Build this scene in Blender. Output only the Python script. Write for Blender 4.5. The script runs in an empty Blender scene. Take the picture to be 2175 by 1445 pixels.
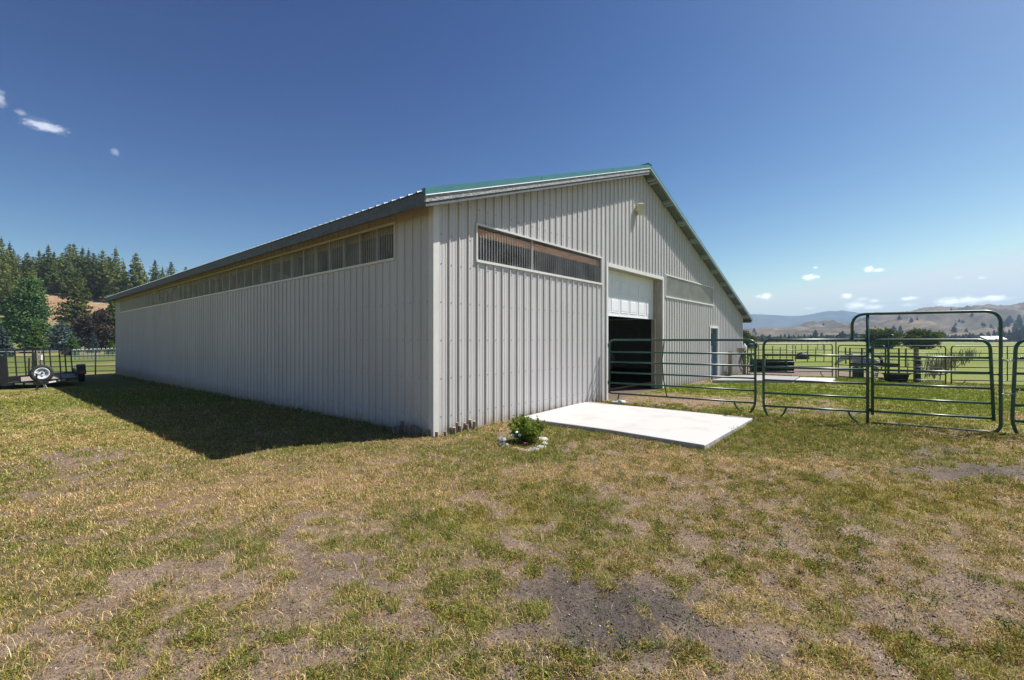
import bpy, math, random
import numpy as np
from mathutils import Vector, Matrix

S = bpy.context.scene
COL = S.collection
R = math.radians
random.seed(7)

# ------------------------------------------------------------------ camera
F, CX, CY, H = 967.0, 1087.5, 722.5, 1.6        # focal length and centre in photo pixels, eye height
cam = bpy.data.cameras.new('camera')
cam.lens = 16.0
cam.sensor_width = 36.0
cam.clip_start = 0.05
cam.clip_end = 60000
camo = bpy.data.objects.new('camera', cam)
COL.objects.link(camo)
camo.location = (0, 0, H)
camo.rotation_euler = (R(90), 0, 0)
S.camera = camo

# ------------------------------------------------------------------ sun, sky, exposure
SUN_TO = Vector((0.947, 0.325, 1.367)).normalized()
SUN_EL = math.asin(SUN_TO.z)
SUN_AZ = math.atan2(SUN_TO.x, SUN_TO.y)
sl = bpy.data.lights.new('sun', 'SUN')
sl.energy = 5.0
sl.angle = R(0.5)
sl.color = (1.0, 0.965, 0.91)
so = bpy.data.objects.new('sun', sl)
COL.objects.link(so)
so.rotation_euler = SUN_TO.to_track_quat('Z', 'Y').to_euler()
so.location = (30, 10, 60)

world = bpy.data.worlds.new('World')
S.world = world
world.use_nodes = True
wn, wl = world.node_tree.nodes, world.node_tree.links
wn.clear()
w_out = wn.new('ShaderNodeOutputWorld')
w_bg = wn.new('ShaderNodeBackground')
sky = wn.new('ShaderNodeTexSky')
sky.sky_type = 'NISHITA'
sky.sun_disc = False
sky.sun_elevation = SUN_EL
sky.sun_rotation = SUN_AZ
sky.altitude = 1000
sky.air_density = 1.0
sky.dust_density = 1.5
sky.ozone_density = 3.0
w_bg.inputs['Strength'].default_value = 0.068
# clouds: soft patches fixed in the sky dome, (azimuth, elevation) cells broken up by noise
CLOUDS = [(-4, 208, 16, 14, .20), (44, 240, 12, 6, .12), (96, 269, 42, 8, .30), (246, 323, 9, 6, .12), (80, 262, 34, 12, .04),
          (1721, 589, 19, 6, .95), (1846, 572, 12, 6, .85), (1866, 574, 16, 4, .6), (1628, 629, 13, 7, .85), (1612, 630, 10, 4, .5),
          (1798, 629, 13, 6, .8), (1818, 649, 26, 8, .75), (1855, 652, 26, 6, .65), (1858, 639, 12, 4, .6), (1932, 634, 20, 5, .75),
          (2020, 641, 36, 9, .9), (2060, 637, 34, 8, .9), (2110, 634, 38, 7, .9), (1732, 569, 6, 3, .5), (1719, 655, 16, 3, .3),
          (2036, 590, 12, 3, .2), (2086, 591, 12, 4, .3), (1930, 648, 20, 4, .35), (1831, 636, 18, 4, .35)]
def wnode(t, op=None, **kw):
    n = wn.new(t)
    if op: n.operation = op
    for k, v in kw.items(): n.inputs[int(k[1:])].default_value = v
    return n
tc = wn.new('ShaderNodeTexCoord')
sep = wn.new('ShaderNodeSeparateXYZ'); wl.new(tc.outputs['Generated'], sep.inputs[0])
az = wnode('ShaderNodeMath', 'ARCTAN2'); wl.new(sep.outputs[0], az.inputs[0]); wl.new(sep.outputs[1], az.inputs[1])
el = wnode('ShaderNodeMath', 'ARCSINE'); wl.new(sep.outputs[2], el.inputs[0])
cmb = wn.new('ShaderNodeCombineXYZ'); wl.new(az.outputs[0], cmb.inputs[0]); wl.new(el.outputs[0], cmb.inputs[1])
nz = wn.new('ShaderNodeTexNoise'); nz.inputs['Scale'].default_value = 1.0; nz.inputs['Detail'].default_value = 6; nz.inputs['Roughness'].default_value = 0.62
mpn = wnode('ShaderNodeVectorMath', 'MULTIPLY'); mpn.inputs[1].default_value = (95, 190, 1); wl.new(cmb.outputs[0], mpn.inputs[0]); wl.new(mpn.outputs[0], nz.inputs['Vector'])
nsh = wnode('ShaderNodeMath', 'SUBTRACT', i1=0.5); wl.new(nz.outputs['Fac'], nsh.inputs[0])
nsc = wnode('ShaderNodeMath', 'MULTIPLY', i1=1.7); wl.new(nsh.outputs[0], nsc.inputs[0])
acc = None
for (px, py, wx, hy, op) in CLOUDS:
    d = Vector(((px - CX) / F, 1, (CY - py) / F)).normalized()
    a0, e0 = math.atan2(d.x, d.y), math.asin(d.z)
    k = math.cos(a0) ** 2
    sa, se = wx / F * k * (1.25 if px < 900 else 1.02), hy / F * math.cos(a0) * (1.35 if px < 900 else 1.05)
    ma = wnode('ShaderNodeVectorMath', 'MULTIPLY_ADD')
    wl.new(cmb.outputs[0], ma.inputs[0])
    ma.inputs[1].default_value = (1 / sa, 1 / se, 0)
    ma.inputs[2].default_value = (-a0 / sa, -e0 / se, 0)
    ln = wnode('ShaderNodeVectorMath', 'LENGTH'); wl.new(ma.outputs[0], ln.inputs[0])
    ad = wnode('ShaderNodeMath', 'ADD'); wl.new(ln.outputs['Value'], ad.inputs[0]); wl.new(nsc.outputs[0], ad.inputs[1])
    mr = wn.new('ShaderNodeMapRange'); mr.interpolation_type = 'SMOOTHSTEP'
    wl.new(ad.outputs[0], mr.inputs[0])
    mr.inputs[1].default_value = 1.2; mr.inputs[2].default_value = 0.1; mr.inputs[3].default_value = 0; mr.inputs[4].default_value = op if px < 900 else op * 0.72
    if acc is None: acc = mr.outputs[0]
    else:
        mx = wnode('ShaderNodeMath', 'MAXIMUM'); wl.new(acc, mx.inputs[0]); wl.new(mr.outputs[0], mx.inputs[1]); acc = mx.outputs[0]
cm = wn.new('ShaderNodeMix'); cm.data_type = 'RGBA'
# the photograph's deep polarised blue: steepen the sky's own gradient
sk1 = wnode('ShaderNodeVectorMath', 'SCALE'); wl.new(sky.outputs[0], sk1.inputs[0]); sk1.inputs['Scale'].default_value = 1 / 5.0
sks = wn.new('ShaderNodeSeparateXYZ'); wl.new(sk1.outputs[0], sks.inputs[0])
skc = wn.new('ShaderNodeCombineXYZ')
for i_, (pw_, gn_, mx_) in enumerate(((2.5, 1.68, 0.95), (2.15, 1.10, 1.2), (1.5, 0.81, 1.6))):
    pc_ = wnode('ShaderNodeMath', 'MINIMUM', i1=mx_); wl.new(sks.outputs[i_], pc_.inputs[0])
    pn = wnode('ShaderNodeMath', 'POWER', i1=pw_); wl.new(pc_.outputs[0], pn.inputs[0])
    pm = wnode('ShaderNodeMath', 'MULTIPLY', i1=gn_); wl.new(pn.outputs[0], pm.inputs[0]); wl.new(pm.outputs[0], skc.inputs[i_])
sk2 = wnode('ShaderNodeVectorMath', 'SCALE'); wl.new(skc.outputs[0], sk2.inputs[0]); sk2.inputs['Scale'].default_value = 5.0
wl.new(acc, cm.inputs[0]); wl.new(sk2.outputs[0], cm.inputs[6]); cm.inputs[7].default_value = (21, 21.2, 21.6, 1)
wl.new(cm.outputs[2], w_bg.inputs['Color'])
wl.new(w_bg.outputs[0], w_out.inputs['Surface'])

S.view_settings.view_transform = 'Standard'
S.view_settings.look = 'None'
S.view_settings.exposure = 0.78
S.view_settings.gamma = 1.0
S.view_settings.use_curve_mapping = False
S.cycles.use_denoising = True
S.cycles.max_bounces = 8
S.cycles.transparent_max_bounces = 12
S.cycles.sample_clamp_indirect = 6.0

# ------------------------------------------------------------------ small helpers
def at(px, py, z=0.0):
    Y = (H - z) * F / (py - CY)
    return Vector(((px - CX) / F * Y, Y, z))
def at_y(px, py, Y):
    return Vector(((px - CX) / F * Y, Y, H + (CY - py) / F * Y))

def tag(o, label=None, cat=None, group=None, kind=None):
    if label: o['label'] = label
    if cat: o['category'] = cat
    if group: o['group'] = group
    if kind: o['kind'] = kind
    return o
def empty(name, loc, rz=0.0, label=None, cat=None, group=None):
    o = bpy.data.objects.new(name, None)
    COL.objects.link(o)
    o.location = loc
    o.rotation_euler = (0, 0, rz)
    o.empty_display_size = 0.3
    return tag(o, label, cat, group)
def children(o): return [c for c in bpy.data.objects if c.parent == o]
def copy_tree(o, parent=None):
    c = o.copy(); COL.objects.link(c); c.parent = parent
    for ch in children(o): copy_tree(ch, c)
    return c
def top_of(o):
    while o.parent is not None: o = o.parent
    return o

class MB:
    def __init__(s): s.v, s.f, s.m = [], [], []
    def add(s, vs, fs, m=0):
        b = len(s.v)
        s.v += [tuple(p) for p in vs]
        for f in fs:
            s.f.append([b + i for i in f]); s.m.append(m)
    def quad(s, a, b, c, d, m=0): s.add([a, b, c, d], [(0, 1, 2, 3)], m)
    def obox(s, c, ax, ay, az, m=0):
        c, ax, ay, az = Vector(c), Vector(ax), Vector(ay), Vector(az)
        vs = [c + i * ax + j * ay + k * az for k in (-1, 1) for j in (-1, 1) for i in (-1, 1)]
        s.add(vs, [(0, 2, 3, 1), (4, 5, 7, 6), (0, 1, 5, 4), (2, 6, 7, 3), (0, 4, 6, 2), (1, 3, 7, 5)], m)
    def box(s, x0, x1, y0, y1, z0, z1, m=0):
        s.obox(((x0 + x1) / 2, (y0 + y1) / 2, (z0 + z1) / 2), ((x1 - x0) / 2, 0, 0), (0, (y1 - y0) / 2, 0), (0, 0, (z1 - z0) / 2), m)
    def beam(s, a, b, w, h, m=0, up=(0, 0, 1)):
        a, b = Vector(a), Vector(b)
        d = (b - a); L = d.length; d.normalize()
        side = d.cross(Vector(up))
        if side.length < 1e-4: side = Vector((1, 0, 0))
        side.normalize(); u = side.cross(d)
        s.obox((a + b) / 2, d * L / 2, side * w / 2, u * h / 2, m)
    def tube(s, pts, r, n=8, m=0, caps=True, closed=False):
        pts = [Vector(p) for p in pts]
        rs = r if isinstance(r, (list, tuple)) else [r] * len(pts)
        N = len(pts)
        T = []
        for i in range(N):
            if closed: t = pts[(i + 1) % N] - pts[i - 1]
            else: t = pts[min(i + 1, N - 1)] - pts[max(i - 1, 0)]
            T.append(t.normalized())
        ref = Vector((0, 0, 1)) if abs(T[0].z) < 0.9 else Vector((1, 0, 0))
        u = T[0].cross(ref).normalized()
        vs = []
        for i in range(N):
            if i:
                ax = T[i - 1].cross(T[i])
                if ax.length > 1e-6:
                    u = Matrix.Rotation(T[i - 1].angle(T[i]), 3, ax.normalized()) @ u
            w = T[i].cross(u).normalized()
            for k in range(n):
                a = 2 * math.pi * k / n
                vs.append(pts[i] + (u * math.cos(a) + w * math.sin(a)) * rs[i])
        fs = []
        for i in range(N if closed else N - 1):
            j = (i + 1) % N
            for k in range(n):
                k2 = (k + 1) % n
                fs.append((i * n + k, i * n + k2, j * n + k2, j * n + k))
        if caps and not closed:
            fs.append(tuple(range(n))[::-1]); fs.append(tuple((N - 1) * n + k for k in range(n)))
        s.add(vs, fs, m)
    def lathe(s, prof, n=16, m=0, c=(0, 0, 0), ax=(0, 0, 1), sx=1.0, sy=1.0):
        ax = Vector(ax).normalized(); c = Vector(c)
        ref = Vector((0, 0, 1)) if abs(ax.z) < 0.9 else Vector((1, 0, 0))
        u = ax.cross(ref).normalized(); w = ax.cross(u)
        vs = []
        for (r, h) in prof:
            for k in range(n):
                a = 2 * math.pi * k / n
                vs.append(c + ax * h + u * math.cos(a) * r * sx + w * math.sin(a) * r * sy)
        fs = []
        for i in range(len(prof) - 1):
            for k in range(n):
                k2 = (k + 1) % n
                fs.append((i * n + k, i * n + k2, (i + 1) * n + k2, (i + 1) * n + k))
        s.add(vs, fs, m)
    def build(s, name, mats, parent=None, world=False, smooth=False):
        me = bpy.data.meshes.new(name)
        vs = s.v
        if world and parent is not None:
            t = top_of(parent)
            mi = (Matrix.Translation(t.location) @ t.rotation_euler.to_matrix().to_4x4()).inverted()
            vs = [tuple(mi @ Vector(p)) for p in vs]
        me.from_pydata(vs, [], s.f)
        if not isinstance(mats, (list, tuple)): mats = [mats]
        for m in mats: me.materials.append(m)
        if len(mats) > 1: me.polygons.foreach_set('material_index', s.m)
        if smooth: me.polygons.foreach_set('use_smooth', [True] * len(s.f))
        me.update()
        o = bpy.data.objects.new(name, me)
        COL.objects.link(o)
        o.parent = parent
        return o

def fillet(pts, r, seg=6):
    pts = [Vector(p) for p in pts]
    rr = r if isinstance(r, (list, tuple)) else [r] * len(pts)
    out = [pts[0]]
    for i in range(1, len(pts) - 1):
        a, b, c = pts[i - 1], pts[i], pts[i + 1]
        d1, d2 = (a - b).normalized(), (c - b).normalized()
        q = min(rr[i], (a - b).length * 0.98, (c - b).length * 0.98)
        p1, p2 = b + d1 * q, b + d2 * q
        for k in range(seg + 1):
            t = k / seg
            out.append(p1 * (1 - t) ** 2 + b * 2 * t * (1 - t) + p2 * t * t)
    out.append(pts[-1])
    return out

def np_mesh(name, verts, faces_flat, counts, mat, parent=None, color=None, smooth=False):
    """numpy arrays -> one mesh object"""
    me = bpy.data.meshes.new(name)
    nv, nl, nf = len(verts), len(faces_flat), len(counts)
    me.vertices.add(nv); me.vertices.foreach_set('co', np.ascontiguousarray(verts, dtype=np.float32).ravel())
    me.loops.add(nl); me.loops.foreach_set('vertex_index', np.ascontiguousarray(faces_flat, dtype=np.int32))
    me.polygons.add(nf)
    st = np.zeros(nf, dtype=np.int32); st[1:] = np.cumsum(counts)[:-1]
    me.polygons.foreach_set('loop_start', st)
    me.polygons.foreach_set('loop_total', np.ascontiguousarray(counts, dtype=np.int32))
    if smooth: me.polygons.foreach_set('use_smooth', np.ones(nf, dtype=bool))
    me.update(calc_edges=True)
    if color is not None:
        ca = me.color_attributes.new('Col', 'FLOAT_COLOR', 'POINT')
        c4 = np.ones((nv, 4), dtype=np.float32); c4[:, :3] = color
        ca.data.foreach_set('color', c4.ravel())
    me.materials.append(mat)
    o = bpy.data.objects.new(name, me)
    COL.objects.link(o)
    o.parent = parent
    return o

# numpy value noise
def _hash(ix, iy, seed):
    h = (ix.astype(np.int64) * 374761393 + iy.astype(np.int64) * 668265263 + seed * 974634777) & 0x7fffffff
    h = ((h ^ (h >> 13)) * 1274126177) & 0x7fffffff
    return ((h ^ (h >> 16)) & 0xffff) / 65535.0
def vnoise(x, y, seed=0):
    ix, iy = np.floor(x), np.floor(y)
    fx, fy = x - ix, y - iy
    fx = fx * fx * (3 - 2 * fx); fy = fy * fy * (3 - 2 * fy)
    a, b = _hash(ix, iy, seed), _hash(ix + 1, iy, seed)
    c, d = _hash(ix, iy + 1, seed), _hash(ix + 1, iy + 1, seed)
    return (a * (1 - fx) + b * fx) * (1 - fy) + (c * (1 - fx) + d * fx) * fy
def fbm(x, y, seed=0, oc=4, gain=0.5):
    s = np.zeros_like(x, dtype=float); a, t, f = 1.0, 0.0, 1.0
    for i in range(oc):
        s += a * vnoise(x * f + 17.3 * i, y * f - 9.1 * i, seed + i); t += a
        a *= gain; f *= 2.03
    return s / t
def sstep(a, b, x):
    t = np.clip((x - a) / (b - a), 0, 1)
    return t * t * (3 - 2 * t)

# ------------------------------------------------------------------ materials
def new_mat(name):
    m = bpy.data.materials.new(name); m.use_nodes = True
    nt = m.node_tree
    return m, nt.nodes, nt.links, nt.nodes['Principled BSDF']
def mat(name, col, rough=0.6, metal=0.0, spec=0.5, var=0.0, vscale=8.0, vstretch=(1, 1, 1), col2=None, bump=0.0, bscale=40.0, thr=(0.35, 0.65), detail=5):
    m, n, l, b = new_mat(name)
    b.inputs['Roughness'].default_value = rough
    b.inputs['Metallic'].default_value = metal
    b.inputs['Specular IOR Level'].default_value = spec
    c = (*col, 1)
    if var > 0 or col2 is not None:
        t = n.new('ShaderNodeTexCoord')
        mp = n.new('ShaderNodeMapping'); mp.inputs['Scale'].default_value = vstretch
        l.new(t.outputs['Object'], mp.inputs[0])
        nn = n.new('ShaderNodeTexNoise'); nn.inputs['Scale'].default_value = vscale; nn.inputs['Detail'].default_value = detail
        nn.inputs['Roughness'].default_value = 0.65
        l.new(mp.outputs[0], nn.inputs['Vector'])
        mr = n.new('ShaderNodeMapRange'); mr.inputs[1].default_value = thr[0]; mr.inputs[2].default_value = thr[1]
        l.new(nn.outputs['Fac'], mr.inputs[0])
        mx = n.new('ShaderNodeMix'); mx.data_type = 'RGBA'
        l.new(mr.outputs[0], mx.inputs[0])
        if col2 is None:
            mx.inputs[6].default_value = (*[x * (1 - var) for x in col], 1); mx.inputs[7].default_value = (*[min(1, x * (1 + var)) for x in col], 1)
        else:
            mx.inputs[6].default_value = c; mx.inputs[7].default_value = (*col2, 1)
        l.new(mx.outputs[2], b.inputs['Base Color'])
    else:
        b.inputs['Base Color'].default_value = c
    if bump > 0:
        t2 = n.new('ShaderNodeTexCoord')
        bn = n.new('ShaderNodeTexNoise'); bn.inputs['Scale'].default_value = bscale; bn.inputs['Detail'].default_value = 5
        l.new(t2.outputs['Object'], bn.inputs['Vector'])
        bp = n.new('ShaderNodeBump'); bp.inputs['Strength'].default_value = bump; bp.inputs['Distance'].default_value = 0.02
        l.new(bn.outputs['Fac'], bp.inputs['Height']); l.new(bp.outputs[0], b.inputs['Normal'])
    return m
def leaf_mat(name, c1, c2, scale=0.6, transl=0.3, attr=False, rand=0.35):
    m = bpy.data.materials.new(name); m.use_nodes = True
    n, l = m.node_tree.nodes, m.node_tree.links
    n.clear()
    out = n.new('ShaderNodeOutputMaterial')
    df, tr = n.new('ShaderNodeBsdfDiffuse'), n.new('ShaderNodeBsdfTranslucent')
    ms = n.new('ShaderNodeMixShader'); ms.inputs[0].default_value = transl
    if attr:
        ca = n.new('ShaderNodeVertexColor'); ca.layer_name = 'Col'; src = ca.outputs['Color']
    else:
        t = n.new('ShaderNodeTexCoord')
        nn = n.new('ShaderNodeTexNoise'); nn.inputs['Scale'].default_value = scale; nn.inputs['Detail'].default_value = 3
        l.new(t.outputs['Object'], nn.inputs['Vector'])
        mr = n.new('ShaderNodeMapRange'); mr.inputs[1].default_value = 0.3; mr.inputs[2].default_value = 0.7
        l.new(nn.outputs['Fac'], mr.inputs[0])
        mx = n.new('ShaderNodeMix'); mx.data_type = 'RGBA'
        mx.inputs[6].default_value = (*c1, 1); mx.inputs[7].default_value = (*c2, 1)
        l.new(mr.outputs[0], mx.inputs[0])
        oi = n.new('ShaderNodeObjectInfo')
        hs = n.new('ShaderNodeHueSaturation')
        r1 = n.new('ShaderNodeMapRange'); r1.inputs[3].default_value = 1 - rand; r1.inputs[4].default_value = 1 + rand
        l.new(oi.outputs['Random'], r1.inputs[0]); l.new(r1.outputs[0], hs.inputs['Value'])
        l.new(mx.outputs[2], hs.inputs['Color']); src = hs.outputs[0]
    l.new(src, df.inputs[0]); l.new(src, tr.inputs[0])
    l.new(df.outputs[0], ms.inputs[1]); l.new(tr.outputs[0], ms.inputs[2])
    l.new(ms.outputs[0], out.inputs[0])
    return m

M = {}
M['siding'] = mat('siding', (0.515, 0.50, 0.49), 0.42, var=0.06, vscale=1.2, vstretch=(1, 1, 0.25), spec=0.4, bump=0.10, bscale=2.2)
M['siding_bounce_tint'] = mat('siding_bounce_tint', (0.47, 0.41, 0.345), 0.5, var=0.08, vscale=1.5, vstretch=(1, 1, 0.3), spec=0.3)  # tan tint: warm bounce light under the eave put into the colour
def add_splash(m):
    n, l = m.node_tree.nodes, m.node_tree.links
    b = n['Principled BSDF']; src = b.inputs['Base Color'].links[0].from_socket
    t = n.new('ShaderNodeTexCoord'); sp = n.new('ShaderNodeSeparateXYZ'); l.new(t.outputs['Object'], sp.inputs[0])
    nn = n.new('ShaderNodeTexNoise'); nn.inputs['Scale'].default_value = 7; nn.inputs['Detail'].default_value = 6; l.new(t.outputs['Object'], nn.inputs['Vector'])
    md = n.new('ShaderNodeMath'); md.operation = 'MULTIPLY_ADD'; md.inputs[1].default_value = .55; md.inputs[2].default_value = -.10; l.new(nn.outputs['Fac'], md.inputs[0])
    sb_ = n.new('ShaderNodeMath'); sb_.operation = 'SUBTRACT'; l.new(md.outputs[0], sb_.inputs[0]); l.new(sp.outputs[2], sb_.inputs[1])
    mr = n.new('ShaderNodeMapRange'); mr.inputs[1].default_value = -.06; mr.inputs[2].default_value = .22; mr.inputs[4].default_value = .65; l.new(sb_.outputs[0], mr.inputs[0])
    mx = n.new('ShaderNodeMix'); mx.data_type = 'RGBA'; l.new(mr.outputs[0], mx.inputs[0]); l.new(src, mx.inputs[6]); mx.inputs[7].default_value = (.33, .27, .21, 1)
    mp = n.new('ShaderNodeMapping'); mp.inputs['Scale'].default_value = (6, 6, .25); l.new(t.outputs['Object'], mp.inputs[0])
    n2 = n.new('ShaderNodeTexNoise'); n2.inputs['Scale'].default_value = 1.6; n2.inputs['Detail'].default_value = 5; l.new(mp.outputs[0], n2.inputs['Vector'])
    r2 = n.new('ShaderNodeMapRange'); r2.inputs[1].default_value = .56; r2.inputs[2].default_value = .78; r2.inputs[4].default_value = .22; l.new(n2.outputs['Fac'], r2.inputs[0])
    m2 = n.new('ShaderNodeMix'); m2.data_type = 'RGBA'; l.new(r2.outputs[0], m2.inputs[0]); l.new(mx.outputs[2], m2.inputs[6]); m2.inputs[7].default_value = (.40, .385, .36, 1)
    l.new(m2.outputs[2], b.inputs['Base Color'])
add_splash(M['siding'])
M['screw'] = mat('screw', (0.16, 0.16, 0.16), 0.5)
M['trim'] = mat('trim', (0.62, 0.61, 0.58), 0.45, var=0.05, vscale=3)
M['mullion'] = mat('mullion', (0.46, 0.45, 0.42), 0.6, var=0.1, vscale=4)
M['jamb'] = mat('jamb', (0.42, 0.39, 0.33), 0.6, var=0.1, vscale=4)
M['teal'] = mat('teal', (0.040, 0.175, 0.185), 0.38, var=0.08, vscale=2, spec=0.6)
M['board_gray'] = mat('board_gray', (0.10, 0.105, 0.11), 0.6, col2=(0.46, 0.465, 0.47), vscale=20, vstretch=(1, 1, 3.0), bump=0.4, bscale=60)
M['board_dark'] = mat('board_dark', (0.075, 0.090, 0.100), 0.75, col2=(0.130, 0.148, 0.158), vscale=10, bump=0.2)
M['soffit'] = mat('soffit', (0.11, 0.15, 0.16), 0.7, var=0.15, vscale=4)
M['wood_soffit'] = mat('wood_soffit', (0.34, 0.25, 0.16), 0.75, var=0.2, vscale=6)
M['roof'] = mat('roof', (0.30, 0.38, 0.40), 0.35, var=0.06, vscale=2, spec=0.6)
M['beam_wood'] = mat('beam_wood', (0.70, 0.31, 0.13), 0.7, var=0.3, vscale=5, vstretch=(1, 1, 6))
M['door_white'] = mat('door_white', (0.77, 0.785, 0.81), 0.4, var=0.03, vscale=3)
M['walk_door'] = mat('walk_door', (0.17, 0.23, 0.28), 0.5, var=0.08, vscale=4)
M['dark_glass'] = mat('dark_glass', (0.02, 0.025, 0.03), 0.08, spec=0.8)
M['cream'] = mat('cream', (0.62, 0.60, 0.38), 0.5)
M['green_tube'] = mat('green_tube', (0.010, 0.062, 0.044), 0.36, spec=0.55, col2=(0.030, 0.095, 0.075), thr=(0.48, 0.72), vscale=16)
M['zinc'] = mat('zinc', (0.52, 0.53, 0.55), 0.35, metal=0.85, var=0.15, vscale=30)
M['galv'] = mat('galv', (0.36, 0.37, 0.38), 0.45, metal=0.3, var=0.2, vscale=15)
M['black_metal'] = mat('black_metal', (0.016, 0.016, 0.018), 0.42, var=0.4, vscale=12)
M['rubber'] = mat('rubber', (0.022, 0.021, 0.021), 0.8, var=0.3, vscale=20)
M['black_plastic'] = mat('black_plastic', (0.016, 0.016, 0.018), 0.55, var=0.3, vscale=12)
M['rim_white'] = mat('rim_white', (0.72, 0.75, 0.79), 0.35, var=0.06, vscale=8)
M['deck_wood'] = mat('deck_wood', (0.20, 0.16, 0.13), 0.85, col2=(0.34, 0.29, 0.25), vscale=8, vstretch=(6, 0.6, 1))
M['tape'] = mat('tape', (0.62, 0.60, 0.50), 0.4)
M['bark'] = mat('bark', (0.085, 0.062, 0.045), 0.95, var=0.4, vscale=9, vstretch=(3, 3, 0.6), bump=0.6, bscale=20)
M['old_wood'] = mat('old_wood', (0.21, 0.165, 0.125), 0.9, var=0.4, vscale=10, vstretch=(4, 4, 0.5), bump=0.5, bscale=25)
M['cut_wood'] = mat('cut_wood', (0.42, 0.33, 0.24), 0.9, var=0.3, vscale=40)
M['concrete'] = mat('concrete', (0.43, 0.42, 0.407), 0.8, col2=(0.345, 0.315, 0.285), thr=(0.50, 0.85), vscale=1.6, bump=0.12, bscale=90, detail=9)
M['concrete_side'] = mat('concrete_side', (0.34, 0.33, 0.315), 0.9, var=0.3, vscale=8, bump=0.3, bscale=40)
M['concrete_dull'] = mat('concrete_dull', (0.27, 0.265, 0.265), 0.85, var=0.15, vscale=1.5, bump=0.15)
M['stone_white'] = mat('stone_white', (0.52, 0.50, 0.46), 0.9, col2=(0.25, 0.24, 0.22), vscale=9, bump=0.5, bscale=18, thr=(0.5, 0.75))
M['stone_gray'] = mat('stone_gray', (0.28, 0.275, 0.27), 0.9, col2=(0.5, 0.49, 0.47), vscale=12, bump=0.6, bscale=18)
M['stone_tan'] = mat('stone_tan', (0.42, 0.34, 0.24), 0.9, col2=(0.33, 0.26, 0.19), vscale=9, bump=0.5, bscale=18, thr=(0.5, 0.8))
M['stone_dull'] = mat('stone_dull', (0.20, 0.185, 0.17), 0.9, var=0.3, vscale=20, bump=0.5, bscale=30)
M['red'] = mat('red', (0.55, 0.06, 0.03), 0.45)
M['purple'] = mat('purple', (0.10, 0.035, 0.22), 0.5)
M['hose'] = mat('hose', (0.02, 0.085, 0.055), 0.45)
M['white_plastic'] = mat('white_plastic', (0.78, 0.78, 0.76), 0.45)
M['cardboard'] = mat('cardboard', (0.33, 0.25, 0.17), 0.8)
M['t_post'] = mat('t_post', (0.02, 0.13, 0.05), 0.6)
M['farm_red'] = mat('farm_red', (0.17, 0.10, 0.085), 0.8)
M['farm_tan'] = mat('farm_tan', (0.30, 0.26, 0.22), 0.8)
M['white_roof'] = mat('white_roof', (0.78, 0.78, 0.80), 0.4)
M['daisy'] = mat('daisy', (0.85, 0.85, 0.82), 0.7)
M['coat'] = mat('coat', (0.66, 0.62, 0.57), 0.8, col2=(0.40, 0.35, 0.31), vscale=3, thr=(0.5, 0.75))
M['mane'] = mat('mane', (0.03, 0.028, 0.027), 0.8)
M['wire'] = mat('wire', (0.10, 0.10, 0.10), 0.5, metal=0.4)
M['pine'] = leaf_mat('pine_needles', (0.078, 0.108, 0.030), (0.215, 0.245, 0.075), 0.5, 0.30)
M['pine_far'] = leaf_mat('pine_far', (0.035, 0.050, 0.030), (0.075, 0.085, 0.045), 0.2, 0.2)
M['spruce_green'] = leaf_mat('spruce_green', (0.050, 0.105, 0.020), (0.13, 0.20, 0.055), 0.7, 0.25, rand=0.15)
M['spruce_blue'] = leaf_mat('spruce_blue', (0.035, 0.060, 0.055), (0.14, 0.19, 0.18), 0.9, 0.15, rand=0.2)
M['broadleaf'] = leaf_mat('broadleaf', (0.060, 0.125, 0.038), (0.15, 0.235, 0.09), 0.5, 0.3, rand=0.1)
M['maroon'] = leaf_mat('maroon_leaf', (0.050, 0.040, 0.032), (0.112, 0.088, 0.070), 0.7, 0.2, rand=0.1)
M['willow'] = leaf_mat('willow_leaf', (0.055, 0.085, 0.02), (0.15, 0.19, 0.055), 0.8, 0.3, rand=0.15)
M['shrub'] = leaf_mat('shrub_leaf', (0.12, 0.185, 0.026), (0.26, 0.33, 0.065), 9, 0.3, rand=0.1)
M['blade'] = leaf_mat('grass_blade', None, None, attr=True, transl=0.25)

def pane_mat(name, tint, alpha, rough=0.25, edge=0.45):
    m = bpy.data.materials.new(name); m.use_nodes = True
    n, l = m.node_tree.nodes, m.node_tree.links
    n.clear()
    out = n.new('ShaderNodeOutputMaterial')
    tp = n.new('ShaderNodeBsdfTransparent'); tp.inputs[0].default_value = (0.92, 0.93, 0.92, 1)
    pb = n.new('ShaderNodeBsdfPrincipled'); pb.inputs['Base Color'].default_value = (*tint, 1); pb.inputs['Roughness'].default_value = rough
    t = n.new('ShaderNodeTexCoord'); nn = n.new('ShaderNodeTexNoise'); nn.inputs['Scale'].default_value = 2.0; nn.inputs['Detail'].default_value = 4
    l.new(t.outputs['Object'], nn.inputs['Vector'])
    mr = n.new('ShaderNodeMapRange'); mr.inputs[1].default_value = 0.3; mr.inputs[2].default_value = 0.7
    mr.inputs[3].default_value = max(alpha - 0.12, 0.02); mr.inputs[4].default_value = alpha + 0.12
    l.new(nn.outputs['Fac'], mr.inputs[0])
    lw = n.new('ShaderNodeLayerWeight'); lw.inputs[0].default_value = 0.35
    ad = n.new('ShaderNodeMath'); ad.operation = 'ADD'; ad.use_clamp = True
    l.new(mr.outputs[0], ad.inputs[0])
    ml = n.new('ShaderNodeMath'); ml.operation = 'MULTIPLY'; ml.inputs[1].default_value = edge
    l.new(lw.outputs['Facing'], ml.inputs[0]); l.new(ml.outputs[0], ad.inputs[1])
    ms = n.new('ShaderNodeMixShader'); l.new(ad.outputs[0], ms.inputs[0])
    l.new(tp.outputs[0], ms.inputs[1]); l.new(pb.outputs[0], ms.inputs[2]); l.new(ms.outputs[0], out.inputs[0])
    return m
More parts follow.
